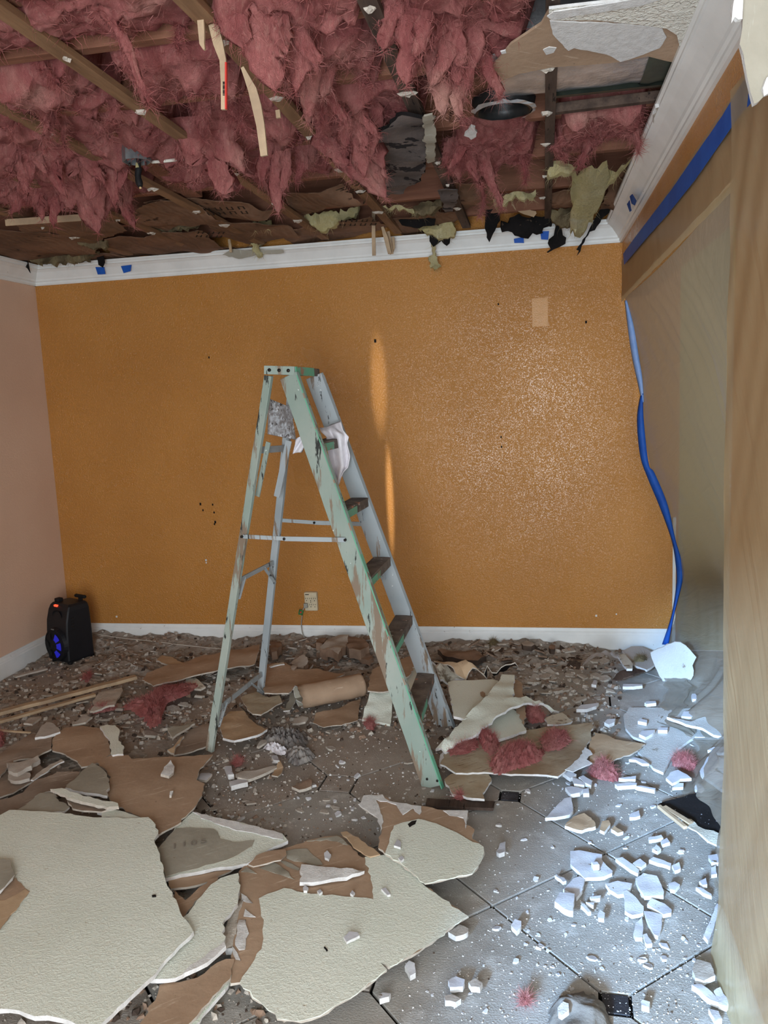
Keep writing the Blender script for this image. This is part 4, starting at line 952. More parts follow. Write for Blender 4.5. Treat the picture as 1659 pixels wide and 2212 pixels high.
# spreader bars
def spreader(p, q, h, zz):
    s_ = empty('spreader_bar'); s_.parent = LD
    bar('spreader_arm', lv(p), lv(h), .018, .005, MT['pale_paint'], s_, Vector((0, 0, 1)), .001); bar('spreader_arm', lv(h) + Vector((0, -.004, 0)), lv(q) + Vector((0, -.004, 0)), .020, .005, MT['pale_paint'], s_, Vector((0, 0, 1)), .001)
    for e in (p, h, q): tube('pivot_bolt', [lv(e) + Vector((0, -.003, 0)), lv(e) + Vector((0, -.012, 0))], .006, MT['screw_dark'], s_)
def rail_pt(t, b, z): return b.lerp(t, (z - b.z) / (t.z - b.z))
def z_at(px, py, a, b):
    best = None
    for i in range(401):
        p = b.lerp(a, i / 400); d = p - CAM; yy = IH / 2 - FPX * d.dot(cu) / d.dot(cf)
        if best is None or abs(yy - py) < best[0]: best = (abs(yy - py), p)
    return best[1]
p_nr, p_nf = z_at(0, 1158, nr_t, nr_b), z_at(0, 1165, nf_t, nf_b); p_fr, p_ff = z_at(0, 1125, fr_t, fr_b), z_at(0, 1133, ff_t, ff_b)
spreader(p_nr + Vector((0, -.016, 0)), p_nf + Vector((0, -.016, 0)), p_nr.lerp(p_nf, .42) + Vector((0, -.014, -.004)), 0)
spreader(p_fr + Vector((0, .012, 0)), p_ff + Vector((0, .012, 0)), p_fr.lerp(p_ff, .40) + Vector((0, .012, -.004)), 0)
# rear braces and the folded pail shelf
for py1, py2, w in ((1256, 1214, .020), (1535, 1455, .026), (972, 968, .03)):
    a = z_at(0, py1, nr_t, nr_b) + Vector((0, .01, 0)); b = z_at(0, py2, fr_t, fr_b) - Vector((0, .01, 0))
    br = bar('rear_brace', lv(a), lv(b), w, .008, MT['pale_paint'], LD, Vector((0, 0, 1)), .001)
    if py1 != 972:
        bar('gusset', lv(b.lerp(a, .28)), lv(b) + Vector((0, 0, -.10)), .018, .004, MT['pale_paint'], br, ax)
        bar('gusset', lv(a.lerp(b, .18)), lv(a) + Vector((0, 0, -.08)), .018, .004, MT['pale_paint'], br, ax)
q = [on_y(584, 862, 3.42), on_y(628, 880, 3.58), on_y(640, 950, 3.58), on_y(582, 938, 3.42)]
vs = [lv(p) for p in q] + [lv(p) + Vector((-.012, .01, 0)) for p in q]
ps = mesh_obj('pail_shelf', vs, [(0, 1, 2, 3), (7, 6, 5, 4), (0, 4, 5, 1), (1, 5, 6, 2), (2, 6, 7, 3), (3, 7, 4, 0)], MT['splatter_metal'], None, LD)
bar('shelf_strut', lv(on_y(624, 952, 3.55)), lv(on_y(598, 1073, 3.56)), .030, .006, MT['pale_paint'], ps, ax)
bar('shelf_strut', lv(on_y(580, 955, 3.38)), lv(on_y(556, 1072, 3.40)), .022, .006, MT['mint_paint'], ps, ax)
# ------------------------------------------------------------------ cloth draped on the top step
zs = 1.385; tn = (zs - nf_b.z) / (nf_t.z - nf_b.z); A = nf_b.lerp(nf_t, tn); B = ff_b.lerp(ff_t, tn)
yc = B.y - .07
CL = [((704, 926), (716, 918), (737, 910)), ((690, 925), (716, 926), (742, 930)), ((694, 934), (722, 934), (754, 944)), ((706, 944), (730, 950), (750, 958)), ((705, 962), (734, 980), (757, 985)),
      ((712, 1000), (740, 1005), (752, 1010)), ((722, 1025), (735, 1028), (742, 1020)), ((730, 1044), (731, 1047), (733, 1042))]
def f_cloth(u, v):
    k = min(int(v * 7), 6); f = v * 7 - k
    def row(r_):
        l, m, r2 = (Vector(p) for p in CL[r_]); return l.lerp(m, u * 2) if u < .5 else m.lerp(r2, u * 2 - 1)
    p = row(k).lerp(row(k + 1), f)
    yy = yc - .015 - .05 * math.sin(math.pi * min(1, v * 1.6)) - .018 * math.sin(u * 11 + v * 3) * min(1, v * 3) + .012 * noise.noise(Vector((u * 6, v * 6, 3)))
    return on_y(p.x, p.y, yy)
cl_ = grid_obj('rag_cloth', f_cloth, 24, 36, 'cloth_white', 'white cloth draped over the top step of the stepladder', 'cloth')
so = cl_.modifiers.new('thickness', 'SOLIDIFY'); so.thickness = .003
def f_tail(u, v):
    pts = [(648, 945, 641, 952), (662, 950, 652, 978), (650, 978, 632, 979)]
    a = Vector((672, 928)).lerp(Vector((652, 976)), v) ; b = Vector((640, 948)).lerp(Vector((632, 980)), v)
    p = b.lerp(a, u); return on_y(p.x, p.y, 3.56 - .012 * math.sin(u * 6 + v * 4))
tail = grid_obj('cloth_tail', f_tail, 8, 10, 'cloth_white'); tail.parent = cl_
so = tail.modifiers.new('thickness', 'SOLIDIFY'); so.thickness = .003
# ================================================================== portable speaker in the far left corner
spc = on_z(143, 1432, .0)
sp = empty('portable_speaker', (spc.x + .0, spc.y + .07, .0), R(-24), 'black portable trolley speaker with blue lights in the far left corner', 'speaker')
H_ = .375; prof = [(-.10, -.095), (.10, -.095), (.105, -.085), (.105, .085), (.095, .095), (-.095, .095), (-.105, .085), (-.105, -.085)]
bm = bmesh.new(); rings = []
for z, s_, dy in ((.018, .96, 0), (.03, 1, 0), (.20, 1.0, .004), (.27, .99, .010), (.335, .97, .026), (.362, .92, .034), (H_, .82, .036)):
    rings.append([bm.verts.new((x * s_, (y * s_ if y > 0 else y * s_ + dy), z)) for x, y in prof])
for a, b in zip(rings, rings[1:]):
    for k in range(8): bm.faces.new((a[k], a[(k + 1) % 8], b[(k + 1) % 8], b[k]))
bm.faces.new(rings[0][::-1]); bm.faces.new(rings[-1])
bm_obj('speaker_body', bm, MT['black_plastic'], sp)
def disc(name, r0_, r1_, y0_, y1_, mat, parent, cx=-.0, cz=.125, n=36, close=False):
    vs = []; fs = []
    for r_, y in ((r0_, y0_), (r1_, y1_)):
        for k in range(n): a = 2 * math.pi * k / n; vs.append((cx + r_ * math.cos(a), y, cz + r_ * math.sin(a)))
    fs = [(k, (k + 1) % n, n + (k + 1) % n, n + k) for k in range(n)]
    if close: fs.append(tuple(n + k for k in range(n)))
    return mesh_obj(name, vs, fs, MT[mat], None, parent)
wf = disc('woofer_ring', .108, .100, -.088, -.112, 'black_plastic', sp); disc('ring_face', .100, .090, -.112, -.114, 'rubber', wf); disc('grille', .090, .0005, -.112, -.126, 'rubber', wf, close=True)
for a0, nm in ((50, 1), (0, 2), (-55, 3), (125, 4), (180, 5), (235, 6)):
    vs, fs = [], []; n = 8
    for r_ in (.040, .080):
        for k in range(n + 1):
            a = R(a0 - 19 + 38 * k / n); d = -.1265 + (r_ - .03) * .13; vs.append((r_ * math.cos(a), d - .001, .125 + r_ * math.sin(a)))
    fs = [(k, k + 1, n + 2 + k, n + 1 + k) for k in range(n)]
    if nm < 4: tag(mesh_obj('light_segment', vs, fs, MT['led_blue'], None, wf), 'glowing blue light segment')
    else: tag(mesh_obj('light_segment', vs, fs, MT['rubber'], None, wf), 'unlit light segment')
disc('tweeter_horn', .05, .03, -.078, -.06, 'rubber', sp, 0, .29, 20, True)
box('name_plate', (-.014, -.118, .224), (.014, -.114, .230), MT['galvanised'], sp)
box('display', (-.045, -.062, .355), (-.012, -.048, .366), MT['led_red'], sp, .001)
hd = box('carry_handle', (-.085, -.03, H_ - .004), (-.045, .01, H_ + .022), MT['rubber'], sp, .006)
th_ = box('trolley_handle', (-.01, .06, H_ + .014), (.095, .085, H_ + .036), MT['rubber'], sp, .010)
box('trolley_post', (.03, .064, H_ - .01), (.055, .08, H_ + .018), MT['rubber'], th_)
for x in (-.085, .085): tube('wheel', [(x - .012, .075, .022), (x + .012, .075, .022)], .022, MT['rubber'], sp, 16)
for x in (-.08, .08): tube('foot', [(x, -.07, 0), (x, -.07, .022)], .016, MT['rubber'], sp, 10)
for k in range(5): box('vent_slot', (.1045, -.05 + k * .0, .215 + k * .018), (.106, -.03, .224 + k * .018), MT['slot_dark'], sp)
# ================================================================== broken plasterboard on the floor, near to far
D = 'drywall'
def dw(label, pts, z, top='cream_face', th=.0125, name='drywall_slab', side='gypsum', bot='grey_paper', **kw):
    if top in ('brown_paper', 'dirty_paper', 'tan_paper'): th, side = min(th, .007), 'gypsum_dirty'
    return slab(name, pts, z, th, top, side, bot, label, kw.pop('cat', D), **kw)
def layer(parent, pts, z, mat='cream_face', th=.0016, name='face_paper', **kw):
    o = slab(name, pts, z, th, mat, mat, mat, parent=parent, jag=kw.pop('jag', .008), dent=kw.pop('dent', 0), **kw); return o
# biggest slab, bottom left
s1 = dw('largest cream plasterboard slab, filling the bottom left corner', Z('A', [(-260, 330), (0, 322), (40, 300), (240, 310), (430, 330), (560, 335), (640, 330), (662, 350), (683, 400), (665, 430), (690, 490), (705, 570), (722, 625), (760, 685), (788, 760), (835, 822), (640, 1030), (430, 1235), (330, 1226), (250, 1196), (150, 1190), (80, 1165), (0, 1158), (-260, 1160)]), .095, dent=.003, jag=.007)
layer(s1, Z('A', [(-90, 680), (68, 592), (76, 606), (128, 650), (60, 735), (0, 815), (-90, 900)]), .098, 'brown_paper', name='torn_patch')
layer(s1, Z('A', [(-90, 690), (20, 690), (110, 640), (126, 652), (0, 812), (-90, 900)]), .0995, 'tan_paper', name='torn_patch')
dw('grey-green torn corner flake lying at the left edge on the largest cream slab', Z('A', [(-90, 500), (44, 512), (50, 545), (62, 580), (0, 650), (-90, 700)]), .112, 'grey_paper', .008, 'drywall_flake')
# centre slab
s2b = [(516, 1882), (533, 1867), (557, 1845), (617, 1832), (663, 1816), (729, 1805), (739, 1808), (759, 1828), (783, 1852), (788, 1851), (831, 1846), (870, 1868), (913, 1909), (957, 1942), (1012, 1979), (1000, 1986), (933, 2034), (889, 2063), (841, 2089), (832, 2083), (820, 2078), (836, 2094), (783, 2135), (740, 2162), (692, 2193), (648, 2205), (597, 2200), (594, 2189), (560, 2162), (518, 2122), (499, 2124), (492, 2088), (503, 2044), (508, 1997), (516, 1936)]
s2 = dw('large cream plasterboard slab at the bottom centre with a torn brown margin', s2b, .052, 'brown_paper', .0125, dent=.002)
layer(s2, [(788, 1851), (831, 1846), (870, 1868), (913, 1909), (957, 1942), (1012, 1979), (1000, 1986), (933, 2034), (889, 2063), (841, 2089), (832, 2083), (820, 2078), (836, 2094), (783, 2135), (740, 2162), (692, 2193), (648, 2205), (597, 2200), (594, 2189), (560, 2162), (518, 2122), (533, 2098), (551, 2071), (567, 2038), (570, 1997), (560, 1940), (577, 1931), (614, 1918), (658, 1928), (806, 1942), (806, 1916), (796, 1882)], .0555, th=.0022)
for pts in ([(940, 410), (1000, 396), (1075, 392), (1120, 440), (1175, 492), (1110, 500), (1040, 480), (950, 455)], [(770, 520), (860, 480), (900, 500), (960, 545), (995, 592), (900, 560)], [(900, 470), (980, 490), (1030, 520), (1020, 535), (950, 510)], [(1075, 345), (1270, 312), (1340, 372), (1200, 335)],
            [(640, 850), (680, 850), (695, 905), (680, 1040), (640, 1040), (618, 1010), (630, 920)], [(655, 680), (690, 700), (730, 745), (690, 740), (660, 720)], [(680, 780), (745, 830), (700, 832), (670, 825)], [(600, 1020), (630, 1060), (650, 1110), (620, 1105), (602, 1070)], [(655, 540), (690, 510), (752, 552), (690, 545)]):
    layer(s2, Z('C', pts), .0545, 'grey_paper' if pts[0][0] > 630 and pts[0][1] < 600 else 'gypsum', .001, 'paper_remnant')
layer(s2, Z('C', [(1290, 290), (1330, 282), (1420, 340), (1545, 432), (1480, 445), (1400, 400)]), .062, 'tan_paper', .004, 'bent_paper')
dw('grey gypsum wedge lying on the torn brown margin of the bottom centre slab', Z('C', [(1040, 492), (1150, 505), (1250, 515), (1445, 535), (1330, 570), (1220, 592), (1110, 608), (1030, 612)]), .070, 'gypsum', .012, 'drywall_wedge', dent=.006, dsc=30)
dw('brown curled paper flap at the upper left of the bottom centre slab', Z('C', [(700, 500), (750, 440), (830, 410), (940, 398), (945, 430), (910, 465), (820, 490), (735, 512)]), .070, 'brown_paper', .004, 'paper_flap', bot='gypsum', dent=.01, cat='paper')
# upper middle slab
s3 = dw('rounded cream plasterboard piece on brown backing, right above the bottom centre slab', Z('Q', [(365, 285), (385, 245), (470, 240), (520, 280), (640, 290), (740, 310), (850, 312), (852, 340), (838, 372), (882, 398), (872, 440), (922, 475), (925, 500), (900, 560), (870, 595), (760, 620), (660, 640), (560, 555), (480, 505), (450, 480), (465, 400), (450, 345), (400, 310)]), .068, 'brown_paper', .012, dent=.003)
layer(s3, Z('Q', [(480, 505), (500, 440), (520, 380), (560, 366), (590, 360), (630, 350), (710, 370), (800, 410), (850, 440), (922, 475), (925, 500), (900, 560), (870, 595), (760, 620), (660, 640), (560, 555)]), .073, th=.003)
layer(s3, Z('Q', [(365, 285), (385, 245), (470, 240), (500, 270), (600, 288), (640, 292), (635, 330), (610, 300), (560, 330), (530, 285), (440, 262), (470, 350), (462, 420), (448, 345), (400, 310)]), .0715, 'gypsum', .002, 'paper_remnant')
layer(s3, Z('Q', [(740, 312), (850, 312), (842, 395), (832, 345), (770, 335)]), .0715, 'gypsum', .002, 'paper_remnant')
layer(s3, Z('Q', [(585, 372), (600, 360), (622, 356), (616, 374), (600, 380), (590, 388)]), .0738, 'slot_dark', .0005, 'burn_hole')
for label, pts, z in (
    ('square white crumb on the lower half of the bottom centre slab', Z('C', [(1310, 960), (1345, 925), (1400, 930), (1412, 950), (1330, 990)]), .072),
    ('long pale crumb near the right end of the bottom centre slab', Z('C', [(1550, 650), (1580, 640), (1610, 685), (1590, 688)]), .064),
    ('white crumb on the brown paper of the bottom centre slab, highest one', Z('C', [(1185, 420), (1205, 405), (1230, 430), (1215, 460), (1190, 450)]), .064),
    ('white crumb at the brown edge below the grey gypsum wedge', Z('C', [(1050, 645), (1065, 630), (1085, 645), (1075, 665), (1055, 665)]), .064),
    ('white crumb right of the one below the grey gypsum wedge', Z('C', [(1140, 665), (1160, 655), (1175, 670), (1155, 685)]), .064),
    ('white crumb at the right corner of the torn brown margin', Z('C', [(1352, 680), (1365, 660), (1382, 675), (1370, 692)]), .064),
    ('black splinter on the lower half of the bottom centre slab', Z('C', [(1183, 1022), (1190, 1018), (1208, 1040), (1200, 1045)]), .060),
    ('white crumb on the left end of the rounded cream piece', Z('Q', [(520, 470), (535, 440), (552, 455), (550, 478)]), .084),
    ('small crumb at the near left rim of the rounded cream piece', Z('Q', [(540, 525), (555, 515), (566, 528), (552, 538)]), .082),
    ('tiny dark chip on the right half of the largest cream slab', Z('A', [(655, 665), (672, 663), (674, 670), (657, 672)]), .098)):
    slab('plaster_crumb', pts, z, .008, 'charred' if 'black' in label or 'dark' in label else 'chip_white', 'charred' if 'black' in label or 'dark' in label else 'gypsum', 'gypsum', label, 'plaster', jag=.002, step=.008, dent=.003)
# strip between the two big slabs
s4 = dw('long cream plasterboard strip wedged between the two big slabs', Z('A', [(790, 765), (870, 670), (950, 590), (1028, 568), (1035, 640), (1010, 720), (960, 790), (968, 870), (950, 900), (880, 945), (830, 985), (790, 1010), (720, 1030), (640, 1030), (700, 960), (835, 820)]), .075, dent=.004)
layer(s4, Z('A', [(968, 865), (975, 885), (930, 930), (850, 980), (790, 1005), (800, 990), (880, 935)]), .077, 'gypsum', .012, 'broken_edge')
dw('narrow brown paper-faced strip just left of the long cream strip', Z('A', [(745, 640), (800, 690), (905, 600), (945, 588), (880, 660), (800, 752), (785, 760)]), .060, 'brown_paper', .01, 'drywall_strip')
s5 = dw('brown backed plasterboard strip at the bottom edge between the two big slabs', Z('A', [(690, 1050), (770, 1040), (850, 1020), (975, 940), (1012, 940), (992, 1030), (900, 1130), (800, 1240), (590, 1240), (640, 1170), (680, 1090)]), .060, 'brown_paper', .012, bot='cream_face', dent=.006)
dw('cream faced sliver along the brown strip at the bottom edge', Z('A', [(992, 1032), (986, 1060), (920, 1130), (830, 1240), (795, 1240), (900, 1130)]), .045, 'cream_face', .010, 'drywall_strip')
dw('grey lump of gypsum stuck in the crack beside the long cream strip', Z('C', [(640, 670), (680, 700), (640, 800), (630, 900), (610, 1040), (560, 1020), (520, 950), (560, 880), (610, 780)]), .050, 'gypsum_dirty', .02, 'gypsum_lump', dent=.015, dsc=30)
# plate with the number
s6 = dw('cream plasterboard plate with a faint printed number, just right of the largest slab', Z('C', [(345, 158), (640, 225), (920, 300), (955, 343), (830, 395), (690, 490), (480, 520), (170, 580), (120, 420), (250, 240)]), .060, 'cream_face', .0125, dent=.003)
l6 = layer(s6, Z('C', [(235, 262), (330, 258), (480, 270), (520, 330), (600, 350), (740, 340), (720, 380), (600, 450), (480, 490), (330, 530), (170, 570), (140, 470), (115, 400)]), .063, 'grey_paper', .002, 'face_paper')
layer(s6, Z('C', [(345, 158), (640, 225), (920, 300), (925, 338), (760, 300), (600, 268), (400, 200)]), .0635, 'gypsum', .002, 'tapered_edge')
cu_ = bpy.data.curves.new('number', 'FONT'); cu_.body = '1105'; cu_.size = .048; cu_.extrude = .0003; cu_.space_character = 1.35
tmp = bpy.data.objects.new('number_tmp', cu_); COL.objects.link(tmp); dg = bpy.context.evaluated_depsgraph_get()
nm_me = bpy.data.meshes.new_from_object(tmp.evaluated_get(dg)); bpy.data.objects.remove(tmp)
t0, t1 = on_z(300 + 205 * .33755, 1700 + 396 * .33755, .0665), on_z(300 + 480 * .33755, 1700 + 352 * .33755, .0665)
nm = bpy.data.objects.new('printed_number', nm_me); link(nm, s6); nm_me.materials.clear(); nm_me.materials.append(MT['faint_ink'])
nm.location = t0; nm.rotation_euler.z = math.atan2((t1 - t0).y, (t1 - t0).x)
dw('brown backing strip sticking out below the numbered plate', Z('C', [(175, 590), (330, 560), (480, 540), (560, 500), (660, 488), (580, 540), (500, 572), (420, 610), (300, 640), (205, 652)]), .046, 'brown_paper', .008, 'drywall_strip')
# sheets behind the largest slab
dw('big tan-brown paper-backed sheet lying behind the largest cream slab', Z('L', [(820, 800), (960, 800), (985, 830), (1150, 810), (1300, 800), (1590, 790), (1530, 870), (1480, 940), (1465, 990), (1530, 1015), (1510, 1100), (1450, 1190), (1320, 1320), (1180, 1400), (1150, 1300), (1000, 1240), (880, 1180), (800, 1100), (820, 1000), (800, 920), (720, 850)]), .070, 'brown_paper', .011, dent=.01, dsc=4)
dw('brown paper-backed sheet left of the tan-brown one, under a white torn strip', Z('L', [(480, 600), (620, 570), (740, 590), (800, 650), (830, 790), (760, 850), (700, 862), (610, 890), (560, 840), (470, 780), (390, 760), (390, 700), (420, 640)]), .060, 'brown_paper', .011, dent=.012, dsc=5)
dw('white torn bone-shaped strip lying on the brown sheet near the ladder', Z('L', [(745, 585), (800, 570), (860, 575), (893, 610), (885, 690), (925, 730), (920, 790), (880, 790), (835, 798), (820, 700)]), .078, 'cream_face', .010, 'drywall_strip')
dw('grey triangular plate lying on the tan-brown sheet behind the largest slab', Z('L', [(490, 1045), (600, 930), (690, 855), (740, 880), (800, 940), (815, 1010), (800, 1105), (640, 1080)]), .092, 'grey_paper', .012, 'drywall_plate')
dw('white pointed sliver between the grey triangular plate and the largest slab', Z('L', [(375, 1055), (460, 1048), (600, 1090), (760, 1140), (880, 1160), (885, 1182), (800, 1192), (640, 1150), (500, 1112)]), .112, 'cream_face', .012, 'drywall_strip', side='gypsum_dirty')
dw('grey-brown strip under the white pointed sliver', Z('L', [(500, 1114), (640, 1155), (800, 1195), (885, 1184), (760, 1222), (620, 1214), (540, 1192)]), .092, 'dirty_paper', .010, 'drywall_strip')
dw('pale fragment peeping out behind the top edge of the largest slab', Z('L', [(725, 1220), (860, 1205), (1000, 1250), (1050, 1268), (900, 1275), (760, 1262)]), .085, 'cream_face', .010, 'drywall_strip')
dw('olive grey sheet just behind the left part of the largest slab', Z('L', [(120, 1210), (300, 1085), (400, 1085), (520, 1190), (480, 1222), (330, 1222)]), .085, 'grey_paper', .009, dent=.006)
dw('brown-grey sheet running to the left edge behind the largest slab', Z('L', [(-130, 1180), (20, 1130), (170, 1080), (250, 1000), (430, 930), (600, 920), (560, 985), (480, 1050), (300, 1090), (150, 1195), (60, 1240), (-130, 1260)]), .072, 'dirty_paper', .011, dent=.012)
dw('dirty brown sheet at the left edge below the long wooden strips', Z('L', [(-130, 830), (0, 780), (60, 730), (240, 630), (385, 650), (385, 760), (300, 800), (240, 830), (100, 850), (0, 960), (-130, 990)]), .058, 'dirty_paper', .011, dent=.015)
dw('second dirty sheet at the left edge, beneath the first and nearer', Z('L', [(-130, 990), (0, 960), (100, 850), (240, 840), (330, 900), (230, 980), (250, 1000), (100, 1080), (-130, 1160)]), .040, 'dirty_paper', .011, dent=.012)
dw('pinkish grey elongated lump on the dirty sheets at the left edge', Z('L', [(50, 860), (140, 850), (240, 830), (290, 800), (300, 830), (235, 880), (130, 930), (60, 910)]), .080, 'chip_grey', .02, 'drywall_lump', side='chip_grey', dent=.01, dsc=20)
dw('small flat grey piece just below the pinkish grey lump', Z('L', [(60, 945), (150, 925), (225, 930), (222, 970), (150, 990), (80, 985)]), .062, 'chip_grey', .014, 'drywall_lump', side='chip_grey')
dw('grey rounded plate among the rubble below the long wooden strips', Z('L', [(260, 668), (300, 600), (345, 560), (400, 565), (440, 592), (450, 620), (395, 640), (330, 660)]), .075, 'chip_grey', .012, 'drywall_plate', dent=.01)
dw('broken white-edged paper strip across the dirty sheets at the left', Z('L', [(230, 980), (300, 920), (370, 870), (460, 830), (480, 840), (400, 880), (330, 935), (250, 985)]), .078, 'gypsum_dirty', .006, 'drywall_strip')
# wooden strips on the left
wd = dict(cat='wood strip')
def stick(label, p, q, w, t, z, mat='lath_wood', z2=None):
    a, b = on_z(*p, z), on_z(*q, z2 if z2 is not None else z)
    return tag(bar('wood_strip', a, b, w, t, MT[mat], None, (b - a).cross(Vector((0, 0, 1))).normalized(), .001, 20, .003), label, 'wood strip')
stick('long pale wooden strip across the left floor, the farther of two', (-25, 1546), (293, 1463), .042, .018, .050)
stick('long pale wooden strip across the left floor, the nearer of two', (-5, 1560), (205, 1501), .030, .014, .035)
stick('short wooden strip by the left edge, thin and dark', (-20, 1576), (66, 1582), .010, .008, .045)
stick('pale wooden strip on the floor just below the speaker', (32, 1462), (100, 1444), .035, .010, .02, 'chip_grey')
for label, pts, z, m in (
    ('grey pointed chip just below the long wooden strips', [(540, 572), (620, 500), (690, 515), (640, 548)], .06, 'chip_grey'),
    ('ragged grey flake below the nearer wooden strip', [(175, 562), (220, 520), (300, 500), (312, 512), (240, 572)], .05, 'chip_grey'),
    ('layered pale flake beside the end of the nearer wooden strip', [(690, 405), (740, 330), (910, 292), (918, 320), (870, 385), (720, 442)], .05, 'gypsum_dirty'),
    ('oval grey flake under the layered pale flake', [(720, 410), (800, 395), (870, 392), (855, 425), (780, 440), (700, 470), (670, 465)], .062, 'gypsum_dirty'),
    ('tan oval flake near the back baseboard, left of the ladder', [(1165, 90), (1210, 55), (1290, 70), (1350, 105), (1405, 115), (1390, 135), (1290, 130), (1220, 115)], .07, 'tan_paper'),
    ('crumpled cream flake left of the rear ladder leg', [(1370, 300), (1390, 230), (1460, 225), (1500, 260), (1535, 290), (1500, 302)], .05, 'cream_face_dusty'),
    ('grey folded plate just left of the rear ladder foot', [(1250, 600), (1350, 575), (1450, 540), (1455, 562), (1290, 665), (1270, 640)], .06, 'grey_paper'),
    ('white curled flake on the big tan-brown sheet', [(1200, 945), (1225, 890), (1275, 840), (1303, 880), (1295, 925), (1260, 950)], .095, 'gypsum'),
    ('tiny white oval flake on the big tan-brown sheet', [(1265, 1100), (1270, 1075), (1295, 1070), (1280, 1098)], .085, 'gypsum'),
    ('light grey piece right of the big tan-brown sheet', [(1470, 985), (1500, 930), (1560, 920), (1585, 945), (1540, 985)], .05, 'chip_white'),
    ('torn olive paper scrap in front of the rear ladder foot', [(1250, 760), (1290, 740), (1350, 670), (1375, 665), (1310, 740), (1300, 785)], .06, 'tan_paper'),
): slab('drywall_flake', Z('L', pts), z, .010, m, 'gypsum_dirty', 'gypsum_dirty', label, D, dent=.008, dsc=25, jag=.003)
dw('grey sheet between the folded plate and the rear ladder foot', Z('L', [(1290, 792), (1340, 680), (1420, 610), (1560, 560), (1545, 740), (1440, 770)]), .035, 'dirty_paper', .010, dent=.012)
# behind and under the ladder
dw('long brown paper-backed sheet near the back wall, left of the ladder', [(331, 1481), (440, 1455), (550, 1433), (558, 1410, .11), (561, 1390, .12), (509, 1404, .10), (440, 1414), (411, 1425), (318, 1452), (307, 1467)], .075, 'brown_paper', .011, dent=.012)
dw('brown paper-backed sheet lying just behind the rear ladder legs', Z('M', [(580, 330), (680, 318), (760, 312), (815, 345), (870, 372), (960, 372), (1050, 365), (1200, 395), (1330, 420), (1200, 470), (1000, 510), (860, 560), (800, 600), (570, 600), (575, 520)]), .085, 'brown_paper', .011, dent=.012)
dw('cream edged strip along the top of that brown sheet behind the rear ladder legs', Z('M', [(615, 345), (680, 318), (755, 306), (762, 325), (690, 335), (630, 352)]), .095, 'cream_face_dusty', .008, 'drywall_strip')
ra, rb = on_z(440 + 935 * .22905, 1360 + 640 * .22905, .075), on_z(440 + 1490 * .22905, 1360 + 530 * .22905, .075)
rd = (rb - ra).normalized(); rs = rd.cross(Vector((0, 0, 1))).normalized(); vs, fs = [], []; nA, nL = 26, 30
for layer_ in (0, 1):
    for i in range(nL + 1):
        for k in range(nA + 1):
            a = R(-60 + 300 * k / nA); r_ = .072 - .005 * layer_ - .018 * (k / nA); t = i / nL
            if i == 0: t = -.04 + .05 * noise.noise(Vector((k * .5, 2, 2))) - .05 * math.sin(math.pi * k / nA)
            p = ra.lerp(rb, t) + rs * (r_ * 1.15 * math.cos(a)) * -1 + Vector((0, 0, r_ * math.sin(a))) + Vector((0, 0, .004 * noise.noise(Vector((t * 6, a * 2, 1)))))
            vs.append(p)
m = (nL + 1) * (nA + 1)
def gi(l, i, k): return l * m + i * (nA + 1) + k
idx = []
for l in (0, 1):
    for i in range(nL):
        for k in range(nA): fs.append((gi(l, i, k), gi(l, i, k + 1), gi(l, i + 1, k + 1), gi(l, i + 1, k))); idx.append(l)
for k in range(nA):
    for i in (0, nL): fs.append((gi(0, i, k), gi(0, i, k + 1), gi(1, i, k + 1), gi(1, i, k))); idx.append(2)
tag(mesh_obj('rolled_paper', vs, fs, [MT['brown_paper'], MT['grey_paper'], MT['gypsum']], idx, None, True), 'brown facing paper rolled into a tube behind the ladder', 'paper')
slab('curled_lip', Z('M', [(750, 765), (785, 680), (820, 590), (880, 605), (950, 640), (1000, 690), (930, 700), (870, 650), (810, 750)]), .055, .004, 'grey_paper', 'gypsum', 'grey_paper', 'grey inner face of the paper tube, torn open at its left end', 'paper', dent=.02)
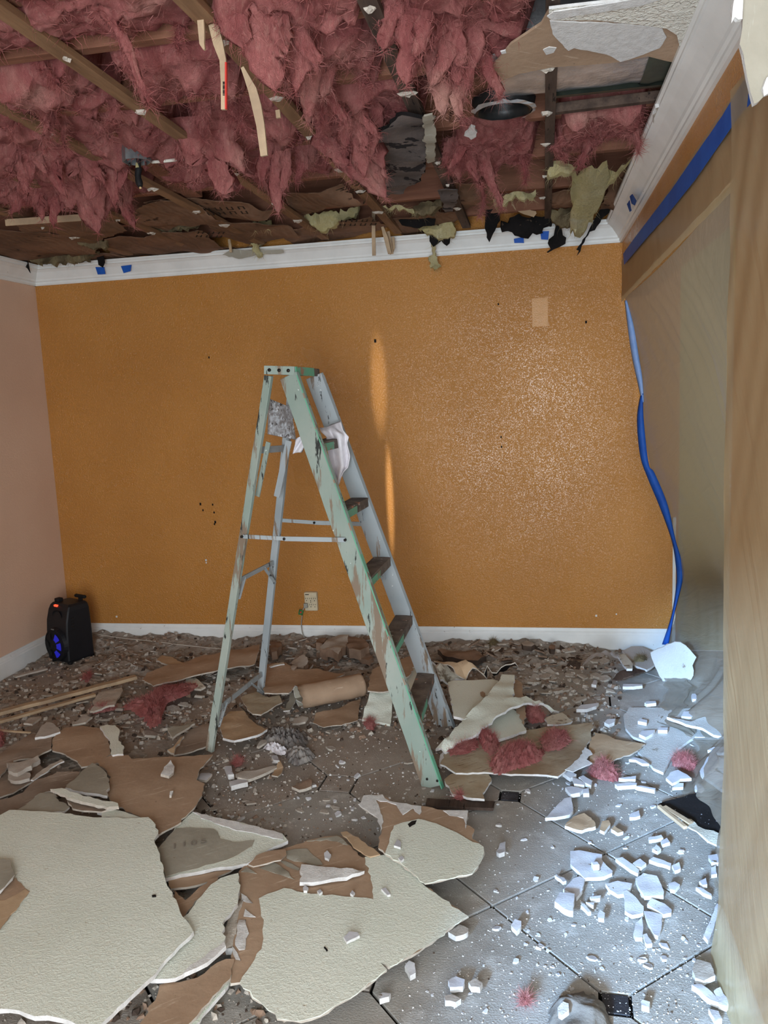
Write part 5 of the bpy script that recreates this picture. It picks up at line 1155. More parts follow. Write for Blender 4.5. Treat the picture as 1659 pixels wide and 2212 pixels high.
for label, pts, z, m, th in (
    ('tan-brown plate with white torn edge between the ladder legs', [(150, 870), (250, 770), (380, 760), (420, 820), (500, 890), (600, 935), (500, 1000), (400, 1030), (290, 1055), (180, 1020)], .055, 'tan_paper', .011),
    ('crumpled tan sheet behind the tan-brown plate between the ladder legs', [(350, 640), (500, 590), (620, 640), (715, 615), (742, 680), (620, 750), (540, 800), (460, 800), (420, 760)], .070, 'stained_paper', .006),
    ('flat brown paper on the tiles in front of the paper tube', [(1060, 790), (1280, 740), (1480, 650), (1450, 850), (1300, 900), (1130, 920), (1030, 885)], .022, 'brown_paper', .004),
    ('grey strip on the flat brown paper in front of the paper tube', [(840, 880), (850, 835), (930, 820), (985, 835), (960, 865)], .03, 'chip_grey', .01),
    ('long grey chip on the tiles in front of the ladder', [(300, 1365), (380, 1340), (540, 1310), (690, 1280), (690, 1300), (560, 1365), (420, 1410), (320, 1400)], .030, 'chip_grey', .012),
    ('brown pointed chip beside the long grey chip', [(640, 1380), (665, 1320), (720, 1240), (752, 1300), (735, 1360), (700, 1392)], .026, 'tan_paper', .006),
    ('white-grey chip nearest the camera below the long grey chip', [(240, 1440), (320, 1405), (400, 1400), (415, 1440), (260, 1482)], .030, 'chip_white', .02),
    ('upright white chip left of the long grey chip', [(195, 1290), (260, 1275), (285, 1360), (230, 1362)], .036, 'chip_white', .022),
    ('small white chip at the end of the grey rag', [(640, 1180), (690, 1175), (715, 1240), (660, 1225)], .036, 'chip_white', .014),
    ('brown jagged chip on the tiles, straight below the ladder', [(830, 1480), (900, 1450), (990, 1410), (1020, 1415), (1015, 1470), (900, 1500)], .026, 'chip_brown', .012),
    ('pale wedge under the rear ladder foot', [(500, 1100), (540, 1050), (600, 1040), (590, 1070), (520, 1105)], .02, 'chip_grey', .01),
): slab('drywall_flake', Z('M', pts), z, th, m, 'gypsum' if 'white' in label else 'gypsum_dirty', 'grey_paper', label, D, dent=.01, dsc=14, jag=.004)
# grey rag: crumpled cloth
def crumple(name, label, cat, pts, h, mat, seed, fr=16, na=44):
    P = [on_z(px, py, 0) for px, py in pts]; c = sum(P, Vector()) / len(P); vs, fs = [], []; nr = 16 if na < 60 else 26
    for i in range(nr + 1):
        t = i / nr
        for k in range(na):
            f = k / na * len(P); a, b = P[int(f) % len(P)], P[(int(f) + 1) % len(P)]; e = a.lerp(b, f - int(f)); p = c.lerp(e, t * (1 + .22 * noise.noise(Vector((k * .9, seed, 2))) + .12 * noise.noise(Vector((k * 2.7, seed, 5)))))
            n1 = 1 - abs(noise.noise(Vector((p.x * fr, p.y * fr, seed)))) * 1.8
            z = h * (1 - t ** 3) * (.35 + .65 * max(0, n1)) + .3 * h * noise.noise(Vector((p.x * fr * 3, p.y * fr * 3, seed))) * (1 - t ** 4) + .004
            vs.append(Vector((p.x + .006 * noise.noise(p * 60), p.y, max(z, .003))))
    fs = [(i * na + k, i * na + (k + 1) % na, (i + 1) * na + (k + 1) % na, (i + 1) * na + k) for i in range(nr) for k in range(na)]
    return tag(mesh_obj(name, vs, fs, MT[mat], None, None, True), label, cat)
crumple('crumpled_rag', 'dark grey crumpled rag on the tiles under the ladder', 'rag', Z('M', [(580, 1000), (640, 955), (720, 990), (850, 995), (970, 1000), (985, 1080), (900, 1110), (800, 1130), (700, 1110), (560, 1110)]), .055, 'rag_grey', 2, 40, 80)
crumple('crumpled_rag', 'pale folded end of the rag on the tiles under the ladder', 'rag', Z('M', [(560, 1130), (620, 1100), (720, 1130), (800, 1160), (790, 1190), (700, 1190), (620, 1150)]), .035, 'cloth_white', 4, 40, 80)
crumple('crumpled_rag', 'lower grey-brown lobe of the rag on the tiles under the ladder', 'rag', Z('M', [(770, 1180), (860, 1130), (960, 1130), (1060, 1190), (1010, 1250), (880, 1295), (800, 1260)]), .045, 'rag_grey', 6, 34, 80)
# right of the ladder
s25 = dw('bent plasterboard piece with brown top and cream front, left of the front ladder leg', Z('P', [(120, 388), (135, 300), (155, 235), (210, 210), (340, 160), (470, 120), (482, 165), (440, 260), (300, 380), (200, 390)]), .11, 'brown_paper', .011, dent=.01)
layer(s25, Z('P', [(75, 600, .02), (105, 500, .06), (138, 392, .095), (300, 372, .095), (305, 470, .06), (300, 560, .03), (285, 640, .012), (180, 622, .012)]), .05, 'cream_face', .011, 'cream_front', dent=.004, jag=.006)
dw('cream panel standing behind the lowest ladder step', Z('P', [(405, 300), (440, 240), (482, 168), (530, 240), (470, 390), (430, 420)]), .09, 'cream_face', .012, 'drywall_plate')
dw('big cream round-ended piece behind the far front ladder leg', Z('P', [(600, 168, .16), (660, 180, .16), (700, 192, .13), (770, 250, .10), (835, 302, .08), (720, 330, .06), (660, 300), (620, 240)]), .10, 'cream_face_dusty', .012, 'drywall_plate', dent=.008)
dw('brown sheet with curled edges behind the cream pieces right of the ladder', Z('P', [(612, 165, .15), (720, 170, .15), (850, 160, .16), (870, 175, .16), (1010, 190, .14), (1150, 195, .14), (1220, 178, .15), (1242, 212, .12), (1130, 240, .08), (1060, 272, .07), (1010, 302, .06), (850, 302, .08), (800, 270, .11), (740, 200, .14)]), .12, 'tan_paper', .006, 'paper_sheet', side='gypsum', bot='charred', dent=.012, cat='paper')
dw('cream textured slab right of the front ladder legs, with a brown spot', Z('P', [(720, 320), (760, 312), (1050, 300), (1092, 310), (1050, 380), (1000, 440), (940, 510), (900, 560), (840, 600), (760, 580), (745, 480), (728, 400)]), .095, 'cream_face', .012, dent=.004)
layer(bpy.data.objects['drywall_slab.%03d' % (sum(1 for o in bpy.data.objects if o.name.startswith('drywall_slab')) - 1)], Z('P', [(958, 400), (975, 392), (995, 404), (998, 425), (980, 438), (962, 425)]), .0985, 'brown_paper', .0008, 'brown_spot', jag=.001)
dw('long forked cream strip lying over the slabs right of the ladder', Z('P', [(625, 822, .05), (690, 750), (760, 680), (840, 600), (920, 505, .125), (1000, 430, .13), (1060, 352, .13), (1120, 265, .12), (1215, 268, .12), (1208, 350, .125), (1200, 440, .125), (1300, 430, .11), (1400, 460, .08), (1470, 495, .05), (1550, 540, .02), (1490, 540, .02), (1380, 492, .07), (1260, 492, .11), (1180, 515, .12), (1100, 562, .12), (1000, 650, .10), (900, 730, .08), (700, 850, .05)]), .09, 'cream_face', .011, dent=.003)
dw('cream slab under the long forked strip, right of the ladder', Z('P', [(960, 740), (1000, 670), (1050, 590), (1180, 512), (1250, 560), (1270, 610), (1305, 682), (1200, 715), (1100, 748)]), .070, 'cream_face', .012, dent=.004)
dw('white broken edge sticking out under the forked strip, upper', Z('P', [(870, 725), (940, 670), (1020, 610), (1052, 642), (1040, 665), (990, 692), (890, 735)]), .060, 'gypsum', .02, 'drywall_strip')
dw('white broken edge sticking out under the forked strip, lower', Z('P', [(652, 925), (660, 862), (720, 825), (795, 800), (805, 828), (760, 870), (700, 905), (665, 940)]), .045, 'gypsum', .02, 'drywall_strip')
dw('brown corner sheet right of the forked strip', Z('P', [(1205, 305), (1240, 310), (1272, 335), (1276, 440), (1205, 440)]), .080, 'brown_paper', .01, 'drywall_plate')
dw('brown curled paper corner below the fork of the long cream strip', Z('P', [(1220, 515), (1290, 500), (1302, 560), (1285, 640), (1262, 600)]), .075, 'brown_paper', .008, 'drywall_plate')
dw('cream flake with brown stain, right of the forked strip', Z('P', [(1440, 600), (1490, 570), (1570, 550), (1600, 570), (1650, 610), (1600, 632), (1520, 640), (1460, 640)]), .045, 'cream_face_dusty', .008, 'drywall_flake')
dw('broad stained sheet with pink wool on it, right of the front ladder foot', [(951, 1652), (960, 1626), (1000, 1606), (1038, 1593), (1078, 1597), (1136, 1577), (1234, 1567), (1282, 1562), (1276, 1585), (1272, 1600), (1258, 1622), (1262, 1640), (1221, 1668), (1205, 1678), (1159, 1672), (1058, 1669), (985, 1669)], .045, 'stained_paper', .008, dent=.012, dsc=5, cat='paper', name='stained_sheet')
layer(bpy.data.objects['stained_sheet'], Z('S', [(300, 1060), (345, 970), (395, 1000), (415, 1030), (360, 1080), (410, 1110), (320, 1150), (240, 1190), (170, 1170)]), .056, 'gypsum', .003, 'torn_edge')
dw('brown pointed sheet right of the broad stained sheet', Z('S', [(425, 835), (520, 850), (620, 900), (760, 915), (885, 935), (830, 985), (770, 1030), (600, 1100), (500, 1150), (400, 1110), (370, 1000)]), .036, 'tan_paper', .006, 'paper_sheet', cat='paper', dent=.012)
dw('yellowed plate right beside the front ladder foot', Z('P', [(690, 1050), (740, 1010), (880, 980), (1020, 960), (1042, 1060), (975, 1150), (990, 1200), (900, 1190), (750, 1155)]), .036, 'stained_paper', .01, 'drywall_plate', dent=.006)
stick('dark wet wood strip in front of the ladder foot', (922, 1734), (1066, 1741), .055, .012, .016, 'old_lumber')
# right rear
o = slab('drywall_plate', Z('S', [(935, 130), (1000, 90), (1080, 50), (1150, 25), (1200, 30), (1250, 60), (1290, 100), (1345, 165), (1310, 240), (1318, 330), (1280, 385), (1230, 430), (1180, 435), (1050, 400), (1000, 300), (960, 210)]), 4.36, .012, 'white_face_grit', 'gypsum', 'grey_paper', 'rounded white plasterboard plate leaning against the hung film', D, axis=1, sgn=1, dent=.01)
for label, pts, z, m in (
    ('white sheet against the right end of the back baseboard', [(680, 105), (760, 70), (850, 68), (940, 112), (960, 150), (1000, 220), (900, 280), (800, 240), (740, 180)], .05, 'white_face_grit'),
    ('cream strip beside the clear plastic scrap', [(630, 140), (700, 130), (740, 180), (775, 225), (770, 270), (720, 270), (670, 200)], .075, 'cream_face_dusty'),
    ('textured dusty sheet lying flat on the tiles at the right', [(690, 690), (745, 615), (850, 612), (1080, 620), (1300, 618), (1500, 640), (1600, 700), (1600, 880), (1330, 880), (1180, 980), (1100, 1100), (1050, 1200), (960, 1160), (900, 1080), (820, 1010), (890, 930), (780, 880), (710, 800)], .016, 'white_face_grit'),
    ('white curved sheet lifted at the right, by the masked wall end', [(1080, 702), (1290, 745), (1380, 710), (1450, 690), (1530, 672), (1608, 664), (1640, 760), (1608, 880), (1500, 860), (1400, 800), (1250, 770)], .05, 'white_face_grit'),
    ('tall white chip of the broken plate by the masked wall end', [(1375, 1190), (1430, 1090), (1490, 1000), (1520, 1018), (1540, 1090), (1515, 1155), (1400, 1245)], .07, 'chip_white'),
    ('five-sided white chip nearest the masked wall end', [(1420, 1232), (1455, 1195), (1500, 1170), (1610, 1230), (1612, 1345), (1570, 1345), (1500, 1290)], .06, 'chip_white'),
    ('white chip behind the five-sided one, at the masked wall end', [(1535, 1150), (1540, 1060), (1612, 1085), (1612, 1200)], .06, 'chip_white'),
    ('white bar-like chip topmost of the broken plate by the masked wall end', [(1445, 992), (1500, 966), (1612, 968), (1612, 1020), (1530, 1022), (1500, 1000)], .07, 'chip_white'),
    ('domed white chip left of the broken plate by the masked wall end', [(1072, 1240), (1110, 1190), (1180, 1168), (1260, 1215), (1300, 1250), (1200, 1252), (1130, 1290)], .05, 'chip_white'),
    ('white flat chip below the domed chip', [(1130, 1330), (1150, 1285), (1230, 1290), (1228, 1325)], .035, 'chip_white'),
    ('grey curved chip between the brown pointed sheet and the textured sheet', [(740, 1085), (790, 1065), (860, 1080), (920, 1120), (860, 1120), (800, 1090)], .035, 'chip_white'),
): slab('drywall_plate', Z('S', pts), z, .012, m, 'gypsum', 'grey_paper', label, D, dent=.006, jag=.004)
for label, pts in (
    ('white chip right below the long pink tuft, first of its row', [(140, 1195), (190, 1175), (270, 1215), (215, 1250)]), ('white chip right below the long pink tuft, second of its row', [(230, 1240), (280, 1255), (345, 1290), (340, 1310), (250, 1300)]),
    ('white chip touching the pink tuft at its left end', [(290, 1240), (330, 1225), (410, 1270), (400, 1315), (350, 1290)]), ('long thin white chip right of the pink tuft', [(615, 1300), (720, 1285), (812, 1290), (808, 1308), (640, 1320)]),
    ('white chip standing right of the pink tuft', [(650, 1245), (740, 1235), (805, 1228), (800, 1258), (700, 1255)]), ('cupped white chip left of the row below the pink tuft', [(170, 1330), (230, 1320), (330, 1345), (300, 1380), (220, 1390)]),
    ('small white chip beside the cupped one', [(325, 1350), (380, 1340), (385, 1385), (330, 1385)]), ('white chip on the stained strip right of the pink tuft', [(800, 1320), (850, 1315), (980, 1340), (970, 1355), (900, 1340)]),
    ('white chip leaning at the edge of the black board', [(1328, 1325), (1350, 1290), (1390, 1300), (1420, 1350), (1390, 1378), (1345, 1355)]), ('white rectangular chip on the far tiles by the hung film', [(880, 570), (900, 556), (980, 556), (985, 575), (900, 582)]),
    ('white chip lying on the film fold', [(1298, 515), (1305, 490), (1335, 488), (1355, 515), (1340, 540), (1310, 540)]), ('grey slab-like chip on the far right tiles', [(830, 850), (860, 820), (975, 815), (960, 840), (890, 880)]),
    ('white chip with shadowed top on the lifted curved sheet', [(1210, 695), (1230, 655), (1330, 645), (1338, 672), (1300, 702)]), ('pair-leading white chip on the textured sheet', [(820, 735), (845, 710), (905, 725), (900, 750)]),
    ('square white chip on the textured sheet', [(1000, 820), (1010, 795), (1090, 795), (1085, 822)]), ('white chip on the far tiles left of the textured sheet', [(520, 745), (545, 720), (620, 715), (610, 745), (560, 765)]),
    ('pointed grey chip on the far tiles right of the forked strip', [(270, 632), (310, 590), (340, 590), (470, 570), (450, 600), (360, 632)]), ('thin white chip near the leaning rounded plate', [(685, 425), (690, 402), (860, 405), (862, 420), (780, 430)]),
    ('white spiky chip below the cream flake at the far right tiles', [(405, 405), (430, 365), (450, 370), (448, 412)]),
): slab('drywall_chip', Z('S', pts), .034, .016, 'chip_white', 'gypsum', 'gypsum', label, D, dent=.004, jag=.002, step=.01, group='white chips around the pink tuft')
slab('brown_shard', Z('S', [(590, 362), (640, 310), (690, 285), (830, 268), (885, 282), (840, 310), (780, 332), (640, 370)]), .05, .006, 'old_lumber', 'old_lumber', 'old_lumber', 'dark brown shard in front of the clear plastic scrap', 'board', dent=.01)
tag(grid_obj('plastic_scrap', lambda u, v: (lambda p: Vector((p.x, p.y, .02 + .10 * math.sin(math.pi * u) ** .7 * (1 - v * .75) + .03 * noise.noise(Vector((u * 7, v * 6, 3))))))(on_z(1258 + 100 * u + 4 * v, 1452 + 2 * u - (22 - 10 * abs(u - .3)) * v, 0)), 22, 14, 'film_scrap'), 'crumpled clear plastic scrap near the right end of the back baseboard', 'plastic scrap')
# black board and splintered wood at the right
bbd = slab('black_board', Z('T', [(1000, 72), (1120, 30), (1240, 0), (1400, -60), (1640, -60), (1640, 320), (1400, 262), (1280, 195), (1150, 130)]), .030, .012, 'board_black', 'board_black', 'board_black', 'black gritty board against the masked wall end', 'board', dent=.004)
slab('splintered_sheet', Z('T', [(1220, 215), (1250, 190), (1300, 195), (1360, 260), (1420, 290), (1500, 300), (1640, 380), (1640, 470), (1560, 430), (1450, 390), (1380, 340), (1300, 290), (1240, 240)]), .045, .006, 'cream_face_dusty', 'gypsum', 'tan_paper', 'splintered pale sheet along the near edge of the black board', D, dent=.012, dsc=14)
stick('dark wood stick along the near edge of the black board', (1424, 1741), (1481, 1788), .014, .012, .05, 'lath_wood')
stick('pale wood stick lying on the black board', (1434, 1741), (1492, 1778), .020, .006, .052, 'lath_wood')
for k, (label, pts) in enumerate((
    ('largest white chip on the bright tiles, with a small hole-like cube on it', [(215, 490), (290, 485), (370, 500), (500, 520), (495, 560), (540, 620), (595, 665), (590, 690), (520, 715), (340, 735), (250, 640), (215, 600)]),
    ('six-sided white chip right of centre on the bright tiles', [(800, 735), (870, 680), (990, 715), (1030, 790), (1055, 860), (1050, 888), (880, 892), (830, 820)]),
    ('thin white chip touching the six-sided chip at its left', [(530, 785), (640, 755), (770, 780), (760, 800), (700, 870), (640, 880), (570, 840)]),
    ('white chip below the thin one, left of the six-sided chip', [(690, 850), (720, 840), (800, 900), (872, 985), (870, 1040), (770, 1062), (705, 1020)]),
    ('four-sided white chip below the six-sided chip', [(875, 1030), (940, 1035), (1040, 1055), (1030, 1190), (1000, 1250), (970, 1240), (920, 1150)]),
    ('white wedge chip just below the six-sided chip', [(905, 965), (940, 915), (1060, 960), (1125, 1020), (1120, 1050), (1050, 1062)]),
    ('pointed white chip lowest of the cluster on the bright tiles', [(780, 1230), (800, 1130), (860, 1080), (868, 1200), (862, 1268), (800, 1265)]),
    ('square white chip leaning on a longer one, left on the bright tiles', [(75, 945), (120, 855), (255, 870), (240, 1030), (200, 1022)]),
    ('longer white chip carrying the square one, left on the bright tiles', [(150, 830), (240, 740), (300, 715), (345, 740), (325, 840), (270, 905), (255, 868)]),
    ('white bar chip upper left of the six-sided chip', [(620, 562), (680, 545), (780, 610), (832, 660), (822, 692), (750, 652)]),
    ('small five-sided white chip above the six-sided chip', [(775, 595), (840, 555), (895, 597), (850, 632), (800, 622)]),
    ('long white bar chip upper right of the six-sided chip', [(920, 568), (960, 545), (1120, 602), (1110, 632), (1000, 602)]),
    ('blocky white chip at the end of the long bar chip', [(1125, 615), (1190, 590), (1205, 642), (1150, 664)]),
    ('rectangular white chip farther up on the bright tiles', [(915, 370), (1030, 345), (1048, 370), (920, 394)]),
    ('white chip right below the rectangular one', [(1025, 398), (1080, 370), (1108, 412), (1040, 432)]),
    ('oval white chip below the rectangular one', [(950, 462), (985, 430), (1030, 472), (1000, 492)]),
    ('flat white chip right of the brown crumbly lump', [(580, 292), (610, 260), (690, 320), (640, 332)]),
    ('cupped white chip beside the brown crumbly lump', [(480, 302), (500, 222), (560, 215), (577, 252), (520, 322)]),
    ('white-edged brown crumbly lump on the bright tiles', [(165, 262), (240, 180), (340, 150), (400, 190), (440, 240), (442, 265), (320, 302), (240, 285)]),
    ('large grey-white pointed chip near the stained sheet', [(-10, 195), (60, 120), (160, 20), (225, 5), (242, 130), (205, 168), (80, 192)]),
    ('bright white chip standing left of the black board', [(745, 192), (750, 160), (830, 120), (842, 172), (800, 188)]),
    ('cupped white chip near the masked wall end', [(1095, 782), (1150, 760), (1197, 790), (1150, 838), (1110, 832)]),
    ('long thin white chip near the masked wall end', [(1340, 812), (1380, 815), (1480, 870), (1482, 888), (1400, 862)]),
    ('three-sided white chip near the masked wall end', [(1370, 762), (1430, 735), (1442, 792), (1400, 797)]),
    ('white stick-like chip beside the pointed lowest chip', [(865, 1232), (900, 1220), (950, 1312), (900, 1322)]),
    ('white cube-like chip casting a long shadow left of the cluster', [(460, 1062), (480, 1020), (525, 1050), (517, 1102), (465, 1092)]),
    ('white sliver left of the largest chip', [(75, 705), (160, 730), (180, 760), (150, 772)]),
    ('flat white chip between the square chip and the cluster', [(390, 902), (490, 890), (482, 917), (400, 922)]),
    ('small white chip right beside that flat one', [(355, 952), (430, 955), (422, 982)]),
    ('white splinter chip below the square chip', [(310, 977), (340, 960), (402, 1030), (372, 1037)]),
    ('cream chip against the masked wall end', [(1450, 532), (1580, 500), (1590, 592), (1480, 592)]),
    ('chalky chip under the cream chip at the masked wall end', [(1475, 640), (1520, 620), (1530, 690), (1480, 700)]),
    ('white bar leaning along the masked baseboard', [(1410, 1240), (1450, 1150), (1530, 960), (1560, 985), (1500, 1180), (1450, 1292)]),
)):
    big = k < 9
    th = .0125; z = .020 if big else .026
    if 'leaning on' in label: z = .042
    if 'wedge' in label or 'four-sided' in label: z = .016
    m = 'tan_paper' if 'brown crumbly' in label else 'chip_white'
    o = slab('drywall_chip', Z('T', pts), z, th if z < .03 else .02, m, 'gypsum', 'gypsum', label, D, dent=.004, jag=.0025, step=.012, dsc=20, group='white chips on the bright tiles')
bm = bmesh.new(); cc = on_z(1180 + 440 * .24111, 1720 + 625 * .24111, .03); bm_box(bm, cc, (.022, .02, .02), Matrix.Rotation(.3, 3, 'Z'), .002)
tag(bm_obj('drywall_chip', bm, MT['chip_white']), 'small white cube sitting on the largest chip of the bright tiles', D, 'white chips on the bright tiles')
# near the bottom edge
crumple('plaster_clod', 'dusty grey rounded lump cut off by the bottom edge, right of centre', 'gypsum lump', [(1185, 2190), (1205, 2165), (1240, 2148), (1280, 2150), (1310, 2185), (1322, 2230), (1290, 2290), (1220, 2290), (1190, 2240)], .05, 'clod_grey', 8, 6)
slab('drywall_chip', [(1204, 2176), (1216, 2162), (1228, 2166), (1229, 2180), (1214, 2192), (1207, 2188)], .062, .014, 'gypsum', 'gypsum', 'gypsum', 'bright white chip on top of the dusty lump at the bottom edge', D, jag=.002)
for label, pts, m in (
    ('cupped white chip left of the bright tiles, beside the big cream slabs', [(1072, 1838), (1080, 1820), (1092, 1816), (1090, 1840), (1078, 1845)], 'chip_white'),
    ('white round chip on the bright tiles, left of the square chip', [(1104, 1996), (1112, 1985), (1126, 1990), (1126, 2002), (1116, 2010)], 'chip_white'),
    ('grey oval chip at the bottom, left of the bright tiles', [(960, 2152), (976, 2148), (996, 2156), (984, 2166), (962, 2162)], 'chip_grey'),
    ('pale lump at the bottom centre of the tiles', [(968, 2118), (985, 2108), (1004, 2116), (1000, 2130), (972, 2132)], 'chip_white'),
    ('grey lump right of the pale lump at the bottom centre', [(1012, 2122), (1028, 2114), (1042, 2122), (1036, 2134), (1018, 2132)], 'chip_grey'),
    ('cream fragment folded under the right rim of the bottom centre slab', [(968, 2012), (992, 1998), (1012, 2006), (1008, 2016), (984, 2022)], 'chip_grey'),
    ('white chip with brown side below the bottom centre slab rim', [(874, 2086), (884, 2076), (896, 2082), (898, 2100), (886, 2106)], 'chip_white'),
    ('thin white bar at the bottom edge of the tiles, below the centre slab', [(818, 2148), (826, 2142), (844, 2146), (840, 2154), (820, 2156)], 'chip_white'),
    ('bent pale chip at the bottom right by the masked baseboard', [(1495, 2090), (1506, 2070), (1535, 2082), (1545, 2110), (1520, 2120), (1502, 2112)], 'chip_grey'),
    ('long pale flake at the bottom right by the masked baseboard', [(1494, 2128), (1515, 2126), (1545, 2150), (1560, 2168), (1535, 2160), (1510, 2140)], 'chip_white'),
    ('pale flake beside the long one at the bottom right', [(1542, 2140), (1556, 2132), (1576, 2165), (1570, 2174), (1552, 2168)], 'chip_white'),
    ('chalky flake lowest at the bottom right by the masked baseboard', [(1530, 2178), (1552, 2182), (1560, 2200), (1545, 2206)], 'chip_white'),
    ('white triangular chip in the bright tiles, bottom right', [(1384, 2162), (1388, 2158), (1404, 2164), (1402, 2174), (1386, 2170)], 'chip_white'),
): slab('drywall_chip', pts, .026, .016, m, 'gypsum', 'gypsum', label, D, dent=.006, jag=.003, step=.01, dsc=24)
# ------------------------------------------------------------------ pink and other wool on the floor
def floor_wool(label, pts, h, seed, mat='pink_wool_pale', nf=700, z0=0.0):
    h *= .72; o = crumple('wool_tuft', label, 'insulation', pts, h, mat, seed, 34, 80)
    o.location.z = z0
    P = [(v.co.copy(), v.normal.copy()) for v in o.data.vertices]; vv, fs = [], []; fibres(vv, fs, P, nf * 3, .012, .045, .05, .0005)
    for v in vv: v.z = max(v.z, .004)
    tag(mesh_obj('loose_fibre', vv, fs, MT[mat], None, o), None, None, None, 'stuff'); return o
floor_wool('pink wool tuft sprawling over the rubble left of the ladder', Z('L', [(930, 500), (1050, 480), (1150, 400), (1250, 340), (1400, 330), (1500, 335), (1400, 420), (1250, 480), (1200, 640), (1130, 680), (1080, 600), (960, 530)]), .06, 3, 'pink_wool_pale', 1500, .045)
floor_wool('small pink wool tuft below the long wooden strips', Z('L', [(680, 510), (780, 490), (870, 480), (860, 510), (760, 530), (700, 540)]), .04, 5, 'pink_wool_pale', 400, .03)
floor_wool('small pink wool tuft beyond the long wooden strips, near the speaker', Z('L', [(590, 290), (640, 230), (680, 200), (700, 250), (660, 300)]), .04, 6, 'pink_wool_pale', 300, .01)
floor_wool('bright pink wool clump on the front edge of the broad stained sheet', Z('P', [(1030, 1010), (1100, 950), (1180, 920), (1250, 890), (1340, 880), (1430, 920), (1400, 990), (1300, 1030), (1190, 1060), (1120, 1090), (1050, 1080)]), .09, 7, 'pink_wool_pale', 1600, .04)
floor_wool('upright pink wool strand on the broad stained sheet', Z('P', [(940, 800), (970, 755), (1000, 800), (1020, 870), (1100, 850), (1100, 900), (1040, 960), (980, 900)]), .07, 8, 'pink_wool_pale', 700, .045)
floor_wool('thin reddish wool film on the right half of the broad stained sheet', Z('P', [(1400, 840), (1480, 760), (1600, 770), (1640, 850), (1560, 920), (1450, 930)]), .025, 9, 'pink_wool_pale', 700, .05)
floor_wool('thin pink wool film on the left end of the broad stained sheet', Z('P', [(700, 900), (800, 850), (930, 830), (950, 900), (860, 950), (740, 960)]), .02, 10, 'pink_wool_pale', 500, .05)
floor_wool('pale pink wool tuft on the tiles right of the broad stained sheet', Z('S', [(395, 1200), (420, 1150), (500, 1170), (600, 1210), (670, 1270), (600, 1290), (480, 1270), (400, 1240)]), .07, 11, 'pink_wool_pale', 900)
floor_wool('pale pink-white wool tuft in front of the broken white plate at the right', Z('S', [(1120, 1090), (1180, 1060), (1290, 1090), (1350, 1150), (1360, 1210), (1280, 1210), (1200, 1160), (1140, 1150)]), .06, 12, 'pink_wool_pale', 700)
floor_wool('pink wool clump behind the broad stained sheet, under the forked strip end', Z('P', [(1300, 560), (1350, 570), (1440, 610), (1430, 660), (1340, 670), (1300, 620)]), .06, 13, 'pink_wool_pale', 500, .02)
floor_wool('small dark pink wool tuft under the bent piece left of the front ladder leg', Z('P', [(90, 640), (140, 610), (180, 650), (160, 690), (110, 680)]), .04, 14, 'pink_wool_pale', 200)
floor_wool('small pink tuft on the tiles left of the rear ladder foot', Z('M', [(270, 1270), (310, 1240), (370, 1250), (360, 1290), (300, 1310)]), .03, 15, 'pink_wool_pale', 200)
floor_wool('small red-pink tuft near the bottom of the bright tiles', [(1122, 2166), (1132, 2160), (1144, 2164), (1140, 2174), (1128, 2176)], .03, 16, 'pink_wool_pale', 150)
floor_wool('small pink tuft on the dark wet strip in front of the ladder foot', [(982, 1735), (992, 1729), (1006, 1733), (1000, 1740), (988, 1741)], .02, 17, 'pink_wool_pale', 120, .02)
floor_wool('magenta wool tuft at the left edge beside the dirty sheets', Z('L', [(-60, 700), (-10, 640), (25, 660), (35, 720), (10, 750), (-50, 760)]), .07, 18, 'pink_wool_pale', 300)
floor_wool('yellow-grey wool wisp in front of the rounded white plate', Z('S', [(760, 270), (830, 240), (900, 230), (920, 270), (860, 290), (790, 290)]), .05, 19, 'dusty_wool', 300, .03)
floor_wool('yellow tuft on the rubble under the middle of the back baseboard', Z('P', [(1000, 110), (1050, 60), (1100, 70), (1080, 110), (1030, 130)]), .05, 20, 'dusty_wool', 200, .03)
# ------------------------------------------------------------------ bed of crumbled plaster along the back, with loose flakes and crumbs
def bed_h(x, y):
    back = min(1, max(0, (y - 3.55 - .25 * noise.noise(Vector((x * 1.3, 2, 1)))) / .9))
    mid = .5 * min(1, max(0, (y - 2.55) / .6)) * min(1, max(0, (-1.25 - x) / .5))
    right = min(1, max(0, (.25 - x) / .35)) if y < 4.6 else min(1, max(0, (.45 - x) / .2))
    a = max(back * right, mid); n = noise.fractal(Vector((x * 2.2, y * 2.2, 5)), .9, 2, 4)
    spk = min(1, math.hypot(x - spc.x + .02, y - spc.y - .05) / .30)
    return (a * (.026 + .040 * n + .020 * noise.noise(Vector((x * 14, y * 14, 3))) + .010 * noise.noise(Vector((x * 40, y * 40, 3)))) - .012) * (.25 + .75 * spk) + (.035 * max(0, (y - 4.55) / .3) * right if y > 4.55 else 0)
vs, fs = [], []; nx, ny = 170, 120; X0, X1, YA, YC = XL + .015, .49, 2.5, YB - .016
for j in range(ny + 1):
    for i in range(nx + 1):
        x, y = X0 + (X1 - X0) * i / nx, YA + (YC - YA) * j / ny; vs.append((x, y, bed_h(x, y)))
for j in range(ny):
    for i in range(nx):
        q = (j * (nx + 1) + i, j * (nx + 1) + i + 1, (j + 1) * (nx + 1) + i + 1, (j + 1) * (nx + 1) + i)
        if max(vs[k][2] for k in q) > -.002: fs.append(q)
bed = mesh_obj('plaster_rubble', vs, fs, MT['debris_bed'], None, None, True); tag(bed, 'bed of crumbled grey-brown plaster along the back and left of the floor', 'rubble', None, 'stuff')
